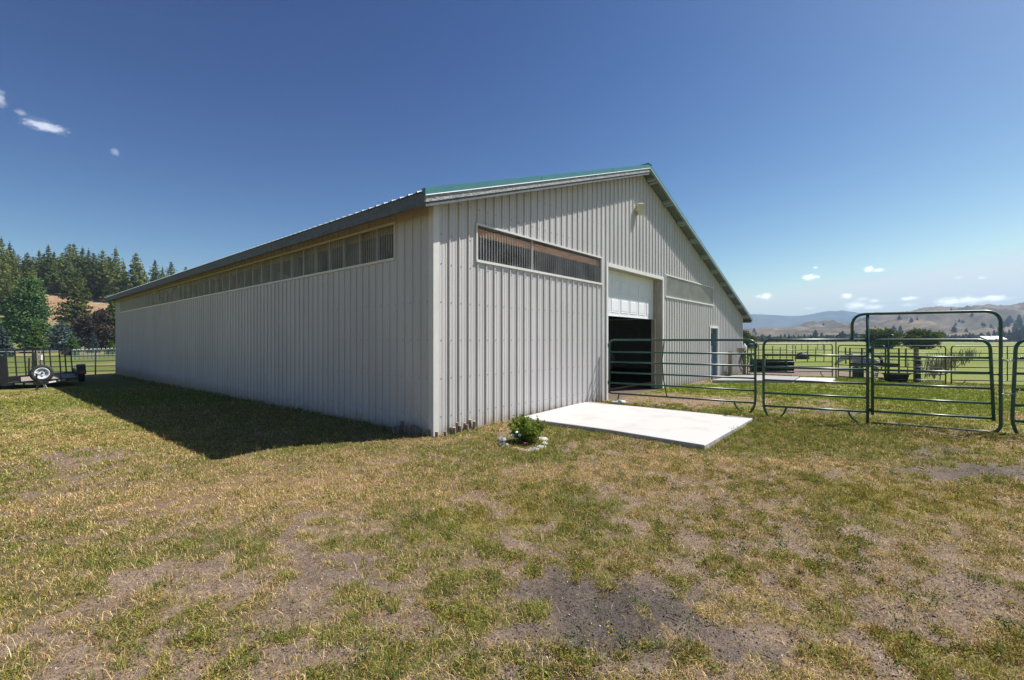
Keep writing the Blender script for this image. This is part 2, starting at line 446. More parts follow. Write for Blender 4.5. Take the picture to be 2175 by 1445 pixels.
M['pane_clear'] = pane_mat('pane_clear', (0.60, 0.61, 0.61), 0.05, 0.2, .42)
M['pane_hazy'] = pane_mat('pane_hazy', (0.50, 0.48, 0.40), 0.10, 0.25, 1.0)
M['pane_milky'] = pane_mat('pane_milky', (0.55, 0.55, 0.50), 0.62, 0.35)

# ------------------------------------------------------------------ barn frame (u along the gable wall, v along the long wall)
V1 = Vector((-1130.5 / F, 1, 0)).normalized()
U1 = Vector((V1.y, -V1.x, 0))
BC = at(921, 926)
B_ANG = math.atan2(U1.y, U1.x)
BL, BW = 27.4, 19.4                         # long wall, gable wall
RIDGE_S, RIDGE_Z, SLOPE = 7.85, 6.70, 0.337
OH_G, OH_L, OH_R = 0.34, 0.40, 0.55         # roof overhangs
def uv(x, y):
    dx, dy = x - BC.x, y - BC.y
    return dx * U1.x + dy * U1.y, dx * V1.x + dy * V1.y
def roof_z(s): return RIDGE_Z - SLOPE * abs(s - RIDGE_S)
def on_gable(px, py, off=0.0):
    """pixel -> (s, z) on the gable wall plane, off metres in front of it"""
    p0 = BC - V1 * off
    k = (px - CX) / F
    s = (k * p0.y - p0.x) / (U1.x - k * U1.y)
    Y = p0.y + U1.y * s
    return s, H + (CY - py) / F * Y
def on_long(px, py):
    k = (px - CX) / F
    s = (k * BC.y - BC.x) / (V1.x - k * V1.y)
    Y = BC.y + V1.y * s
    return s, H + (CY - py) / F * Y
def bw(u, v, z): return BC + U1 * u + V1 * v + Vector((0, 0, z))

# ------------------------------------------------------------------ ground
def gz0(x, y):
    u, v = uv(x, y)
    w = 1 - sstep(-2, 18, u)
    t = np.clip(v, 0, 30)
    return -0.0135 * t * w
def gz(x, y):
    x = np.asarray(x, float); y = np.asarray(y, float)
    r = np.hypot(x, y)
    k = np.clip(1.3 - r / 22, 0, 1)
    return gz0(x, y) + k * (0.030 * (fbm(x * 0.9, y * 0.9, 3, 3) - 0.5) + 0.024 * (fbm(x * 5, y * 5, 8, 3) - 0.5) + 0.016 * (fbm(x * 13, y * 13, 9, 2) - 0.5) * np.clip(1.5 - r / 6, 0, 1))
def gzf(x, y): return float(gz0(np.array([x]), np.array([y]))[0])

def ell(px, py, rx, ry, z=0.0):
    Y = (H - z) * F / (py - CY)
    Ya, Yb = (H - z) * F / (py + ry - CY), (H - z) * F / max(py - ry - CY, 3)
    return ((px - CX) / F * Y, (Ya + Yb) / 2, rx / F * Y, (Yb - Ya) / 2)
# bare earth patches seen in the yard (photo pixels: centre, half width, half height, strength)
BARE = [(1370, 1340, 210, 62, 1.3), (1200, 1245, 105, 42, 1.1), (1480, 1275, 70, 28, .9), (760, 1205, 95, 30, .9), (690, 1165, 60, 18, .5),
        (2060, 1275, 130, 62, 1.0), (1930, 1235, 60, 26, .7), (1990, 1345, 80, 40, .5), (1600, 1150, 170, 20, .7), (1440, 1180, 110, 26, .6),
        (2085, 1003, 150, 15, 1.3), (2010, 966, 90, 11, 1.1), (2150, 1070, 50, 26, .8), (120, 985, 150, 34, .8), (40, 1050, 80, 26, .6),
        (290, 1225, 80, 26, .6), (470, 1220, 110, 30, .6), (890, 1290, 90, 30, .6), (560, 1330, 110, 40, .5), (150, 1420, 160, 40, .6),
        (980, 1050, 60, 16, .5), (640, 1400, 100, 40, .5), (1280, 1430, 150, 24, .6), (1660, 1420, 90, 30, .5), (1780, 1290, 80, 30, .4),
        (1280, 1130, 110, 20, .5), (260, 965, 90, 14, .5), (1000, 1360, 120, 34, .5), (1700, 1225, 90, 20, .5), (430, 1110, 100, 18, .35),
        (1720, 1100, 120, 14, .45), (1080, 1180, 70, 18, .4), (330, 1390, 90, 30, .35), (1160, 1340, 60, 40, .5),
        (1560, 852, 280, 10, 1.0), (1400, 842, 110, 9, .9), (1730, 871, 110, 11, .9), (1770, 826, 62, 6, .9), (1980, 912, 120, 6, .6), (1480, 812, 46, 5, .7)]
DARK = [(1370, 1340, 230, 75, 1.0), (1200, 1245, 120, 50, .7), (2085, 1003, 160, 16, .8), (2010, 966, 95, 11, .7), (760, 1205, 110, 34, .3), (1660, 1425, 110, 30, .8), (1730, 873, 110, 7, .8)]
# greener growth
LUSH = [(1760, 930, 260, 36, 1.0), (1560, 880, 140, 14, .8), (1930, 1060, 260, 46, .5), (1060, 1110, 150, 44, .28), (500, 905, 420, 50, .35),
        (1300, 900, 160, 26, .5), (600, 955, 120, 22, .5), (880, 948, 260, 18, .45), (1130, 965, 60, 16, .8), (1560, 1210, 120, 30, .3), (60, 1180, 120, 40, .3),
        (1900, 1390, 200, 50, .55), (1340, 1410, 110, 16, .8), (1930, 860, 330, 28, .9), (1700, 830, 340, 12, .8), (1460, 822, 160, 7, .5), (200, 840, 240, 18, .6), (1180, 1060, 180, 24, .3)]
STRAW = [(480, 895, 330, 44, .55), (700, 1040, 380, 44, .7), (300, 1080, 280, 40, .6), (1150, 1010, 230, 28, .7), (960, 935, 90, 12, .8), (1480, 985, 180, 22, .7), (230, 930, 120, 16, .6), (1760, 985, 140, 12, .6), (2000, 1310, 60, 30, .6), (1540, 1330, 80, 60, .4), (1300, 1200, 80, 30, .3)]  # first patch: straw put in the barn's shadow to lighten it
YELLOW = [(1960, 1060, 220, 50, 1.0), (1060, 1110, 130, 40, .8), (1560, 1370, 60, 30, .3), (1900, 1390, 220, 60, .6), (300, 925, 90, 14, .8), (1120, 1050, 60, 20, .4)]
def blob(L, x, y, wx, wy):
    s = np.zeros_like(x)
    for (px, py, rx, ry, k) in L:
        cx, cy, ex, ey = ell(px, py, rx, ry)
        d2 = ((x + wx - cx) / ex) ** 2 + ((y + wy - cy) / ey) ** 2
        s += k * np.exp(-np.minimum(d2, 40) ** 1.5)
    return s
def fields(x, y):
    """cover 0..1 (bare..grass), green 0..1 (straw..green), dark earth 0..1, yellow 0..1"""
    r = np.hypot(x, y)
    near = 1 - sstep(14, 30, r)
    wx = (fbm(x * 0.8, y * 0.8, 21, 3) - 0.5) * 0.9 * np.clip(r / 6, 0.35, 2)
    wy = (fbm(x * 0.8, y * 0.8, 31, 3) - 0.5) * 0.9 * np.clip(r / 6, 0.35, 2)
    wx = wx + (fbm(x * 4.5, y * 4.5, 25, 3) - 0.5) * 0.55; wy = wy + (fbm(x * 4.5, y * 4.5, 35, 3) - 0.5) * 0.55
    n1 = fbm(x * 0.45, y * 0.45, 1, 4); n2 = fbm(x * 1.7, y * 1.7, 2, 4); n3 = fbm(x * 6.5, y * 6.5, 5, 3)
    bare, lush, straw = blob(BARE, x, y, wx, wy), blob(LUSH, x, y, wx, wy), blob(STRAW, x, y, wx, wy)
    cover = 0.74 + 0.55 * (n2 - 0.5) + 1.65 * (n3 - 0.5) + 0.25 * (n1 - 0.5) - 0.64 * np.minimum(bare, 1.05) + 0.45 * np.minimum(lush, 1) + 0.28 * np.minimum(straw, 1)
    cover -= 0.17 * (1 - sstep(3.5, 7.5, r))
    cover = np.clip(cover * near + (0.95 + 0.3 * (n2 - 0.5) - 0.9 * np.minimum(bare, 1)) * (1 - near), 0, 1)
    green = 0.50 + 0.8 * (n1 - 0.5) + 0.75 * (n2 - 0.5) + 0.7 * (n3 - 0.5) + 0.62 * np.minimum(lush, 1) - 0.42 * np.minimum(straw, 1)
    green = np.clip(green * near + (0.75 + 0.5 * (n1 - 0.5)) * (1 - near), 0, 1)
    u, v = uv(x, y)
    shade = sstep(-4.5, -2.0, u) * (1 - sstep(-0.2, 0.2, u)) * sstep(-2, 1, v) * (1 - sstep(28, 32, v))   # barn's shadow strip: a little greener, with fuller cover to lighten the shade
    green = np.clip(green + 0.10 * shade, 0, 1); cover = np.clip(cover + 0.25 * shade, 0, 1)
    inside = (u > 0.02) & (u < BW) & (v > 0.02) & (v < BL)
    cover = np.where(inside, 0, cover)
    return cover, green, np.clip(blob(DARK, x, y, wx, wy), 0, 1), np.clip(blob(YELLOW, x, y, wx, wy), 0, 1)

C_DIRT = np.array([0.200, 0.148, 0.110]); C_DARK = np.array([0.092, 0.076, 0.066]); C_PATH = np.array([0.235, 0.165, 0.120])
C_STRAW = np.array([0.335, 0.245, 0.125]); C_GREEN = np.array([0.175, 0.185, 0.046]); C_YEL = np.array([0.215, 0.185, 0.035])
C_FIELD = np.array([0.185, 0.225, 0.036])
def mixc(a, b, t): return a * (1 - t[:, None]) + b * t[:, None]
def ground_color(x, y):
    c, g, d, ye = fields(x, y)
    r = np.hypot(x, y)
    n = len(x)
    u, v = uv(x, y)
    beyond = sstep(9.5, 12.5, y + 0.3 * x - 1.0) * (x > 1)
    dirt = mixc(np.tile(C_DIRT, (n, 1)), np.tile(C_PATH, (n, 1)), np.clip(beyond, 0, 1))
    dirt = mixc(dirt, np.tile(C_DARK, (n, 1)), d)
    dirt = dirt * (0.8 + 0.4 * fbm(x * 3, y * 3, 44, 3))[:, None]
    gr = mixc(np.tile(C_STRAW, (n, 1)), np.tile(C_GREEN, (n, 1)), sstep(0.2, 0.8, g))
    under = mixc(np.tile(np.array([0.205, 0.142, 0.078]), (n, 1)), np.tile(np.array([0.112, 0.102, 0.040]), (n, 1)), sstep(0.2, 0.8, g))
    gr = mixc(under, gr, sstep(6.5, 13.0, r))       # soil and thatch where single blades stand over it, their mean farther off
    gr = mixc(gr, np.tile(C_YEL, (n, 1)), 0.65 * ye)
    # thatch under the blades
    k = sstep(0.25, 0.75, c)
    out = mixc(dirt, gr, k)
    lawn_ = sstep(8.6, 10.2, y + .45 * x - 2.6) * (x > 2) * sstep(.35, .7, g) * sstep(.3, .6, c)
    out = mixc(out, np.tile(np.array([.185, .215, .040]), (n, 1)), lawn_ * .75)
    # far pasture: bright field in bands of lighter hay and damper green; trampled paddock in front of it
    far = sstep(26, 40, y + 0.0 * x) * (x > 8)
    band = fbm(x * 0.012, y * 0.045, 61, 4)
    fcol = mixc(np.tile(C_FIELD, (n, 1)), np.tile(np.array([0.235, 0.225, 0.060]), (n, 1)), sstep(0.45, 0.62, band))
    fcol = mixc(fcol, np.tile(np.array([0.085, 0.130, 0.022]), (n, 1)), sstep(0.56, 0.70, fbm(x * 0.02 + 7, y * 0.07, 67, 3)))
    out = mixc(out, fcol, far)
    hay = sstep(255, 300, y) * (x > 8)
    out = mixc(out, np.tile(np.array([0.27, 0.235, 0.13]), (n, 1)), hay * 0.8)
    px = x / np.maximum(y, 1) * F + CX
    pad = sstep(19.6, 21.0, y + 0.4 * (fbm(x * 0.5, y * 0.5, 71, 3) - 0.5)) * (1 - sstep(29, 35, y + 9 * (fbm(x * 0.2, y * 0.2, 72, 3) - 0.5))) * (1 - sstep(16.6, 17.8, x + 1.5 * (fbm(x * 0.4, y * 0.4, 73, 2) - .5))) * (x > 9)
    padc = np.tile(np.array([0.205, 0.150, 0.125]), (n, 1)) * (0.75 + 0.5 * fbm(x * 0.9, y * 0.9, 75, 3))[:, None]
    out = mixc(out, padc, pad * sstep(0.25, 0.45, fbm(x * 0.45, y * 0.45, 74, 4)))
    # left meadow
    lf = sstep(20, 28, y) * (x < -8)
    mb = fbm(x * 0.06, y * 0.16, 81, 4)
    mcol = mixc(np.tile(np.array([0.125, 0.150, 0.035]), (n, 1)), np.tile(np.array([0.30, 0.235, 0.12]), (n, 1)), sstep(0.50, 0.66, mb))
    out = mixc(out, mcol, lf)
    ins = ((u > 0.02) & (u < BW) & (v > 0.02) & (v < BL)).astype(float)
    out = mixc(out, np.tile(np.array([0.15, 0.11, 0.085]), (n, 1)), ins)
    return out

def build_ground():
    rr = [0.4]
    while rr[-1] < 60: rr.append(rr[-1] * (1.011 if 1.8 < rr[-1] < 16 else 1.03))
    while rr[-1] < 30000: rr.append(rr[-1] * 1.10)
    rr = np.array(rr)
    th = np.concatenate([np.linspace(-53, 53, 560), np.linspace(53, 307, 60)[1:-1]])
    th = np.radians(th)
    nr, nt = len(rr), len(th)
    X = (rr[:, None] * np.sin(th)[None, :]).ravel(); Y = (rr[:, None] * np.cos(th)[None, :]).ravel()
    Z = gz(X, Y)
    i = np.arange(nr - 1)[:, None]; j = np.arange(nt)[None, :]; j2 = (j + 1) % nt
    q = np.stack([i * nt + j, (i + 1) * nt + j, (i + 1) * nt + j2, i * nt + j2], -1).reshape(-1, 4)[:, ::-1]
    vs = np.stack([X, Y, Z], 1)
    ctr = len(vs); vs = np.vstack([vs, [[0, 0, 0]]])
    tri = np.stack([np.full(nt, ctr), np.arange(nt), (np.arange(nt) + 1) % nt], 1)[:, ::-1]
    flat = np.concatenate([q.ravel(), tri.ravel()])
    cnt = np.concatenate([np.full(len(q), 4), np.full(len(tri), 3)])
    m, n, l, b = new_mat('ground')
    b.inputs['Roughness'].default_value = 0.95; b.inputs['Specular IOR Level'].default_value = 0.15
    ca = n.new('ShaderNodeVertexColor'); ca.layer_name = 'Col'
    t = n.new('ShaderNodeTexCoord')
    def noise(sc, det, rg=0.65):
        a = n.new('ShaderNodeTexNoise'); a.inputs['Scale'].default_value = sc; a.inputs['Detail'].default_value = det; a.inputs['Roughness'].default_value = rg
        l.new(t.outputs['Object'], a.inputs['Vector']); return a
    a1, a2 = noise(45, 6, 0.7), noise(5, 5)
    r1 = n.new('ShaderNodeMapRange'); r1.inputs[1].default_value = 0.3; r1.inputs[2].default_value = 0.7; r1.inputs[3].default_value = 0.55; r1.inputs[4].default_value = 1.4
    r2 = n.new('ShaderNodeMapRange'); r2.inputs[1].default_value = 0.3; r2.inputs[2].default_value = 0.7; r2.inputs[3].default_value = 0.8; r2.inputs[4].default_value = 1.18
    l.new(a1.outputs['Fac'], r1.inputs[0]); l.new(a2.outputs['Fac'], r2.inputs[0])
    a4 = noise(130, 3, 0.6)
    r4 = n.new('ShaderNodeMapRange'); r4.inputs[1].default_value = 0.36; r4.inputs[2].default_value = 0.60; r4.inputs[3].default_value = 0.45; r4.inputs[4].default_value = 1.2
    l.new(a4.outputs['Fac'], r4.inputs[0])
    m0 = n.new('ShaderNodeMath'); m0.operation = 'MULTIPLY'; l.new(r1.outputs[0], m0.inputs[0]); l.new(r4.outputs[0], m0.inputs[1])
    ml = n.new('ShaderNodeMath'); ml.operation = 'MULTIPLY'; l.new(m0.outputs[0], ml.inputs[0]); l.new(r2.outputs[0], ml.inputs[1])
    vm = n.new('ShaderNodeVectorMath'); vm.operation = 'SCALE'; l.new(ca.outputs['Color'], vm.inputs[0]); l.new(ml.outputs[0], vm.inputs['Scale'])
    l.new(vm.outputs[0], b.inputs['Base Color'])
    bp = n.new('ShaderNodeBump'); bp.inputs['Strength'].default_value = 0.75; bp.inputs['Distance'].default_value = 0.02
    a3 = noise(28, 7, 0.72)
    l.new(a3.outputs['Fac'], bp.inputs['Height']); l.new(bp.outputs[0], b.inputs['Normal'])
    o = np_mesh('ground', vs, flat, cnt, m, color=np.vstack([ground_color(X, Y), [[.15, .12, .1]]]), smooth=True)
    tag(o, 'patchy yard of dry grass and bare earth running out to a green pasture', 'ground', kind='structure')
build_ground()

# ------------------------------------------------------------------ hills
def hz(r): # wooded slope on the left
    return 0.205 * np.maximum(0, r - 118) * sstep(110, 150, r)
def hillside_z(x, y):
    r = (y - x) / math.sqrt(2)
    n = fbm(x * 0.03, y * 0.03, 90, 4) - 0.5
    z = hz(np.minimum(r, 205)) * (1 + 0.35 * n) - 0.9 * (1 - sstep(108, 122, r))
    return z
def hill_mesh():
    r = np.linspace(106, 420, 130); t = np.linspace(-230, 260, 170)
    Rr, Tt = np.meshgrid(r, t, indexing='ij')
    x = (-Rr + Tt).ravel() / math.sqrt(2); y = (Rr + Tt).ravel() / math.sqrt(2)
    z = hillside_z(x, y)
    nr, nt = len(r), len(t)
    i = np.arange(nr - 1)[:, None]; j = np.arange(nt - 1)[None, :]
    q = np.stack([i * nt + j, i * nt + j + 1, (i + 1) * nt + j + 1, (i + 1) * nt + j], -1).reshape(-1, 4)
    n1 = fbm(x * 0.06, y * 0.06, 91, 4)
    col = mixc(np.tile(np.array([0.27, 0.165, 0.095]), (len(x), 1)), np.tile(np.array([0.25, 0.20, 0.115]), (len(x), 1)), sstep(0.42, 0.60, n1))
    rr_ = ((y - x) / math.sqrt(2))
    col = mixc(np.tile(np.array([0.13, 0.14, 0.05]), (len(x), 1)), col, sstep(128, 146, rr_ + 14 * (n1 - .5)))
    o = np_mesh('hillside', np.stack([x, y, z], 1), q.ravel(), np.full(len(q), 4), earth_mat, color=col, smooth=True)
    tag(o, 'bare tan slope under the pines', 'hill', kind='structure')
def earth(name, sc):
    m, n, l, b = new_mat(name)
    b.inputs['Roughness'].default_value = 0.95; b.inputs['Specular IOR Level'].default_value = 0.1
    ca = n.new('ShaderNodeVertexColor'); ca.layer_name = 'Col'
    t = n.new('ShaderNodeTexCoord')
    a = n.new('ShaderNodeTexNoise'); a.inputs['Scale'].default_value = sc; a.inputs['Detail'].default_value = 7; a.inputs['Roughness'].default_value = 0.7
    l.new(t.outputs['Object'], a.inputs['Vector'])
    r1 = n.new('ShaderNodeMapRange'); r1.inputs[1].default_value = 0.3; r1.inputs[2].default_value = 0.7; r1.inputs[3].default_value = 0.6; r1.inputs[4].default_value = 1.35
    l.new(a.outputs['Fac'], r1.inputs[0])
    vm = n.new('ShaderNodeVectorMath'); vm.operation = 'SCALE'; l.new(ca.outputs['Color'], vm.inputs[0]); l.new(r1.outputs[0], vm.inputs['Scale'])
    l.new(vm.outputs[0], b.inputs['Base Color'])
    return m
earth_mat = earth('hill_earth', 0.4)
hill_mesh()

def ridge(name, prof, y0, y1, rows, cols, px0, px1, colA, colB, seed, gully, label):
    """a range of hills: heights of the skyline at distance y1, foot at y0"""
    P = np.array(prof, float)
    px = np.linspace(px0, px1, cols); tt = np.linspace(0, 1.25, rows)
    hgt = H + (CY - np.interp(px, P[:, 0], P[:, 1])) / F * y1
    XX, YY, ZZ, TT = [], [], [], []
    for t in tt:
        Y = y0 + (y1 - y0) * t
        x = (px - CX) / F * (y0 * 0.25 + (y1 - y0 * 0.25) * np.clip((Y - y0 * .25) / (y1 - y0 * .25), 0, 2))
        y = np.full_like(x, Y)
        n = fbm(x / (y1 * 0.045), y / (y1 * 0.045), seed, 5) - 0.5
        rg = 1 - np.abs(2 * fbm(x / (y1 * 0.10), y / (y1 * 0.16), seed + 9, 4) - 1)
        k = sstep(0, 1, t) ** 1.1 if t <= 1 else 1 - 0.9 * (t - 1)
        k = 0.55 * k + 0.45 * (t if t <= 1 else 1 - (t - 1) * 2)
        z = hgt * k * (1 + gully * n * (1 - t if t < 1 else 0) * 1.6) + hgt.mean() * gully * (rg - 0.75) * 0.9 * (math.sin(math.pi * min(t, 1)) ** 0.8) - (1.0 if t == 0 else 0)
        XX.append(x); YY.append(y); ZZ.append(z); TT.append(np.full_like(x, t))
    x, y, z, t = [np.concatenate(a) for a in (XX, YY, ZZ, TT)]
    i = np.arange(rows - 1)[:, None]; j = np.arange(cols - 1)[None, :]
    q = np.stack([i * cols + j, i * cols + j + 1, (i + 1) * cols + j + 1, (i + 1) * cols + j], -1).reshape(-1, 4)
    n1 = fbm(x / (y1 * 0.03), y / (y1 * 0.05), seed + 3, 5)
    col = mixc(np.tile(np.array(colA), (len(x), 1)), np.tile(np.array(colB), (len(x), 1)), sstep(0.40, 0.58, n1))
    o = np_mesh(name, np.stack([x, y, z], 1), q.ravel(), np.full(len(q), 4), earth(name + '_earth', 60.0 / y1), color=col, smooth=True)
    tag(o, label, 'hills', kind='structure')
    return x.reshape(rows, cols), y.reshape(rows, cols), z.reshape(rows, cols), px, tt
BROWN = ridge('brown_hills', [(1400, 716), (1560, 710), (1640, 706.5), (1676, 705), (1700, 697), (1717, 695), (1771, 689), (1853, 678), (1900, 672), (1946, 664), (1963, 659), (2045, 660.5), (2113, 658), (2150, 652), (2175, 648), (2260, 640), (2400, 632), (2700, 650)],
              420, 1250, 60, 300, 1380, 2700, (0.165, 0.126, 0.088), (0.076, 0.068, 0.048), 201, 0.85, 'bare brown hills beyond the pasture')
BLUE = ridge('blue_mountains', [(1300, 680), (1500, 664), (1599, 668), (1640, 669), (1676, 671), (1700, 671), (1730, 667), (1750, 662), (1766, 660), (1778, 661), (1788, 659), (1800, 662), (1826, 664.5), (1845, 666), (1862, 662), (1875, 664), (1889, 667), (1930, 668), (2000, 664), (2200, 660), (2500, 670)],
             1900, 3000, 40, 220, 1250, 2500, (0.032, 0.050, 0.056), (0.070, 0.082, 0.080), 301, 0.5, 'far forested mountains fading to blue')

# air between here and the mountains
hz_m = bpy.data.materials.new('haze_air'); hz_m.use_nodes = True
hn, hl = hz_m.node_tree.nodes, hz_m.node_tree.links
hn.clear()
ho = hn.new('ShaderNodeOutputMaterial'); pv = hn.new('ShaderNodeVolumePrincipled')
pv.inputs['Color'].default_value = (0.52, 0.74, 1.0, 1); pv.inputs['Density'].default_value = 0.00025; pv.inputs['Anisotropy'].default_value = 0.05
hl.new(pv.outputs[0], ho.inputs['Volume'])
hb = MB(); hb.box(-4500, 10000, -1200, 4200, -2.2, 262)
tag(hb.build('haze', hz_m), 'thin blue air over the valley', 'haze', kind='stuff')

# ------------------------------------------------------------------ the barn
barn = empty('metal_barn', (BC.x, BC.y, 0), B_ANG, 'long gray ribbed metal barn with teal roof edge and half raised white door', 'barn')
RIB = 0.2286
RIB_PTS = [(-0.018, 0), (-0.011, 0.023), (0.009, 0.023), (0.019, 0), (0.064, 0), (0.070, 0.0045), (0.082, 0.0045), (0.088, 0),
           (0.140, 0), (0.146, 0.0045), (0.158, 0.0045), (0.164, 0)]
def rib_profile(s0, s1, start=0.115):
    pts = []
    k0 = int(math.floor((s0 - start) / RIB)) - 1
    k = k0
    while start + k * RIB < s1 + 0.3:
        for (a, d) in RIB_PTS: pts.append((start + k * RIB + a, d))
        k += 1
    out = []
    def interp(s):
        for (a, b) in zip(pts, pts[1:]):
            if a[0] <= s <= b[0]:
                t = (s - a[0]) / max(b[0] - a[0], 1e-9)
                return a[1] + (b[1] - a[1]) * t
        return 0
    out.append((s0, interp(s0)))
    out += [p for p in pts if s0 + 1e-4 < p[0] < s1 - 1e-4]
    out.append((s1, interp(s1)))
    return out, interp
def siding(mb, s0, s1, bot, top, place, holes=(), breaks=()):
    """ribbed sheet; place(s, d, z) -> local point; bot and top are functions of s"""
    prof, ip = rib_profile(s0, s1)
    xs = [p for p in prof]
    for h in holes:
        for e in (h[0], h[1]):
            if s0 < e < s1: xs.append((e, ip(e)))
    for e in breaks:
        if s0 < e < s1: xs.append((e, ip(e)))
    xs.sort()
    for (a, b) in zip(xs, xs[1:]):
        if b[0] - a[0] < 1e-5: continue
        mid = (a[0] + b[0]) / 2
        cuts = sorted([(h[2], h[3]) for h in holes if h[0] < mid < h[1]])
        lo_a, lo_b = bot(a[0]), bot(b[0])
        segs = []
        for (z0, z1) in cuts:
            if z0 > min(lo_a, lo_b): segs.append((lo_a, lo_b, z0, z0))
            lo_a = lo_b = z1
        segs.append((lo_a, lo_b, top(a[0]), top(b[0])))
        for (za, zb, zc, zd) in segs:
            mb.quad(place(a[0], a[1], za), place(b[0], b[1], zb), place(b[0], b[1], zd), place(a[0], a[1], zc))
def screws(mb, s0, s1, rows, place, lim, holes=(), start=0.115):
    k = 0
    while start + k * RIB < s1:
        s = start + k * RIB + 0.050
        k += 1
        if s < s0: continue
        for z in rows:
            if z > lim(s) - 0.1 or any(h[0] - .05 < s < h[1] + .05 and h[2] - .05 < z < h[3] + .05 for h in holes): continue
            c = Vector(place(s, 0.004, z))
            ax = Vector(place(s + 0.0065, 0.004, z)) - c; az = Vector((0, 0, 0.0065)); ay = (Vector(place(s, 0.012, z)) - c) * 0.6
            mb.obox(c, ax, ay, az, 1)
P_g = lambda s, d, z: (s, -d, z)               # gable wall, ribs stand out towards -v
P_l = lambda s, d, z: (-d, s, z)               # long wall, ribs stand out towards -u
P_r = lambda s, d, z: (BW + d, s, z)
P_b = lambda s, d, z: (s, BL + d, z)
wall_top = lambda s: roof_z(s) - 0.035

# measured openings
w1a, w1b = on_gable(1012, 550)[0], on_gable(1276, 597)[0]
w1z0, w1z1 = on_gable(1012, 552)[1], on_gable(1012, 478)[1]
da, db = on_gable(1290, 600)[0], on_gable(1406, 700)[0]
dz = on_gable(1290, 566)[1]
w2a, w2b = on_gable(1413, 628)[0], on_gable(1514, 642)[0]
w2z0, w2z1 = on_gable(1413, 629)[1], on_gable(1413, 585)[1]
m_a = on_gable(1507.5, 700)[0]; m_b = m_a + 0.95; m_z = on_gable(1507.5, 697)[1]
m_z0 = 0.08
gable_holes = [(w1a, w1b, w1z0, w1z1), (da, db, -9, dz), (w2a, w2b, w2z0, w2z1), (m_a, m_b, m_z0, m_z)]
l_a, l_z1 = on_long(839, 476); l_z0 = on_long(839, 548)[1]; l_b = min(on_long(256, 663)[0], BL - 0.3)
long_holes = [(l_a, l_b, l_z0, l_z1)]
base_l = lambda v: -0.0135 * v - 0.06
print('barn', [round(v, 2) for v in (w1a, w1b, w1z0, w1z1, da, db, dz, w2a, w2b, w2z0, w2z1, m_a, m_z, l_a, l_b, l_z0, l_z1)])

g = MB(); siding(g, 0.02, BW, lambda s: -0.12, wall_top, P_g, gable_holes, (RIDGE_S,))
screws(g, 0.1, 16, [0.30, 0.95, 1.6, 2.25, 2.9, 3.4, 4.0, 4.6, 5.2], P_g, wall_top, gable_holes)
g.build('gable_wall', [M['siding'], M['screw']], barn)
EAVE_L = roof_z(0) - 0.035
g = MB(); siding(g, 0.02, BL, base_l, lambda s: l_z1, P_l, long_holes)
screws(g, 0.1, 10, [0.30, 0.95, 1.6, 2.25], P_l, lambda s: 9, long_holes)
g.build('long_wall', [M['siding'], M['screw']], barn)
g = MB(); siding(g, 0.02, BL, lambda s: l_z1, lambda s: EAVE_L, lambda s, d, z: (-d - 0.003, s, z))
g.build('upper_wall_bounce_tint', M['siding_bounce_tint'], barn)  # wall above the window, coloured as if lit by warm bounce
g = MB(); siding(g, 0.02, BL, lambda s: -0.4, lambda s: roof_z(BW) - 0.035, P_r)
g.build('far_wall', M['siding'], barn)
g = MB(); siding(g, 0.0, BW, lambda s: -0.6, wall_top, P_b, (), (RIDGE_S,))
g.build('rear_wall', M['siding'], barn)
g = MB()
g.box(-0.026, 0.10, -0.026, -0.0225, -0.1, roof_z(0) - 0.06); g.box(-0.026, -0.0225, -0.0225, 0.10, -0.1, roof_z(0) - 0.06)
g.build('corner_trim', M['trim'], barn)
g = MB(); g.box(BW - 0.09, BW + 0.026, -0.026, -0.0225, -0.1, roof_z(BW) - 0.06)
g.build('corner_trim', M['trim'], barn)

# roof: two ribbed slopes, board soffit, teal rake trim on a weathered board, eave fascia
def slope_sheet(s0, s1):
    mb = MB()
    prof, ip = rib_profile(-OH_G, BL + OH_G)
    for (a, b) in zip(prof, prof[1:]):
        mb.quad((s0, a[0], roof_z(s0) + 0.02 + a[1]), (s0, b[0], roof_z(s0) + 0.02 + b[1]), (s1, b[0], roof_z(s1) + 0.02 + b[1]), (s1, a[0], roof_z(s1) + 0.02 + a[1]))
    return mb
sL, sR = -OH_L, BW + OH_R
slope_sheet(sL - 0.04, RIDGE_S).build('roof', M['roof'], barn)
slope_sheet(RIDGE_S, sR + 0.04).build('roof', M['roof'], barn)
def soff(s0, s1, v0, v1, dz_):
    mb = MB(); mb.quad((s0, v0, roof_z(s0) + dz_), (s1, v0, roof_z(s1) + dz_), (s1, v1, roof_z(s1) + dz_), (s0, v1, roof_z(s0) + dz_)); return mb
soff(RIDGE_S, sR, -OH_G + 0.03, BL + OH_G - .03, -0.004).build('soffit', M['soffit'], barn)
soff(sL, RIDGE_S, -OH_G + 0.03, BL + OH_G - .03, -0.004).build('soffit', M['wood_soffit'], barn)
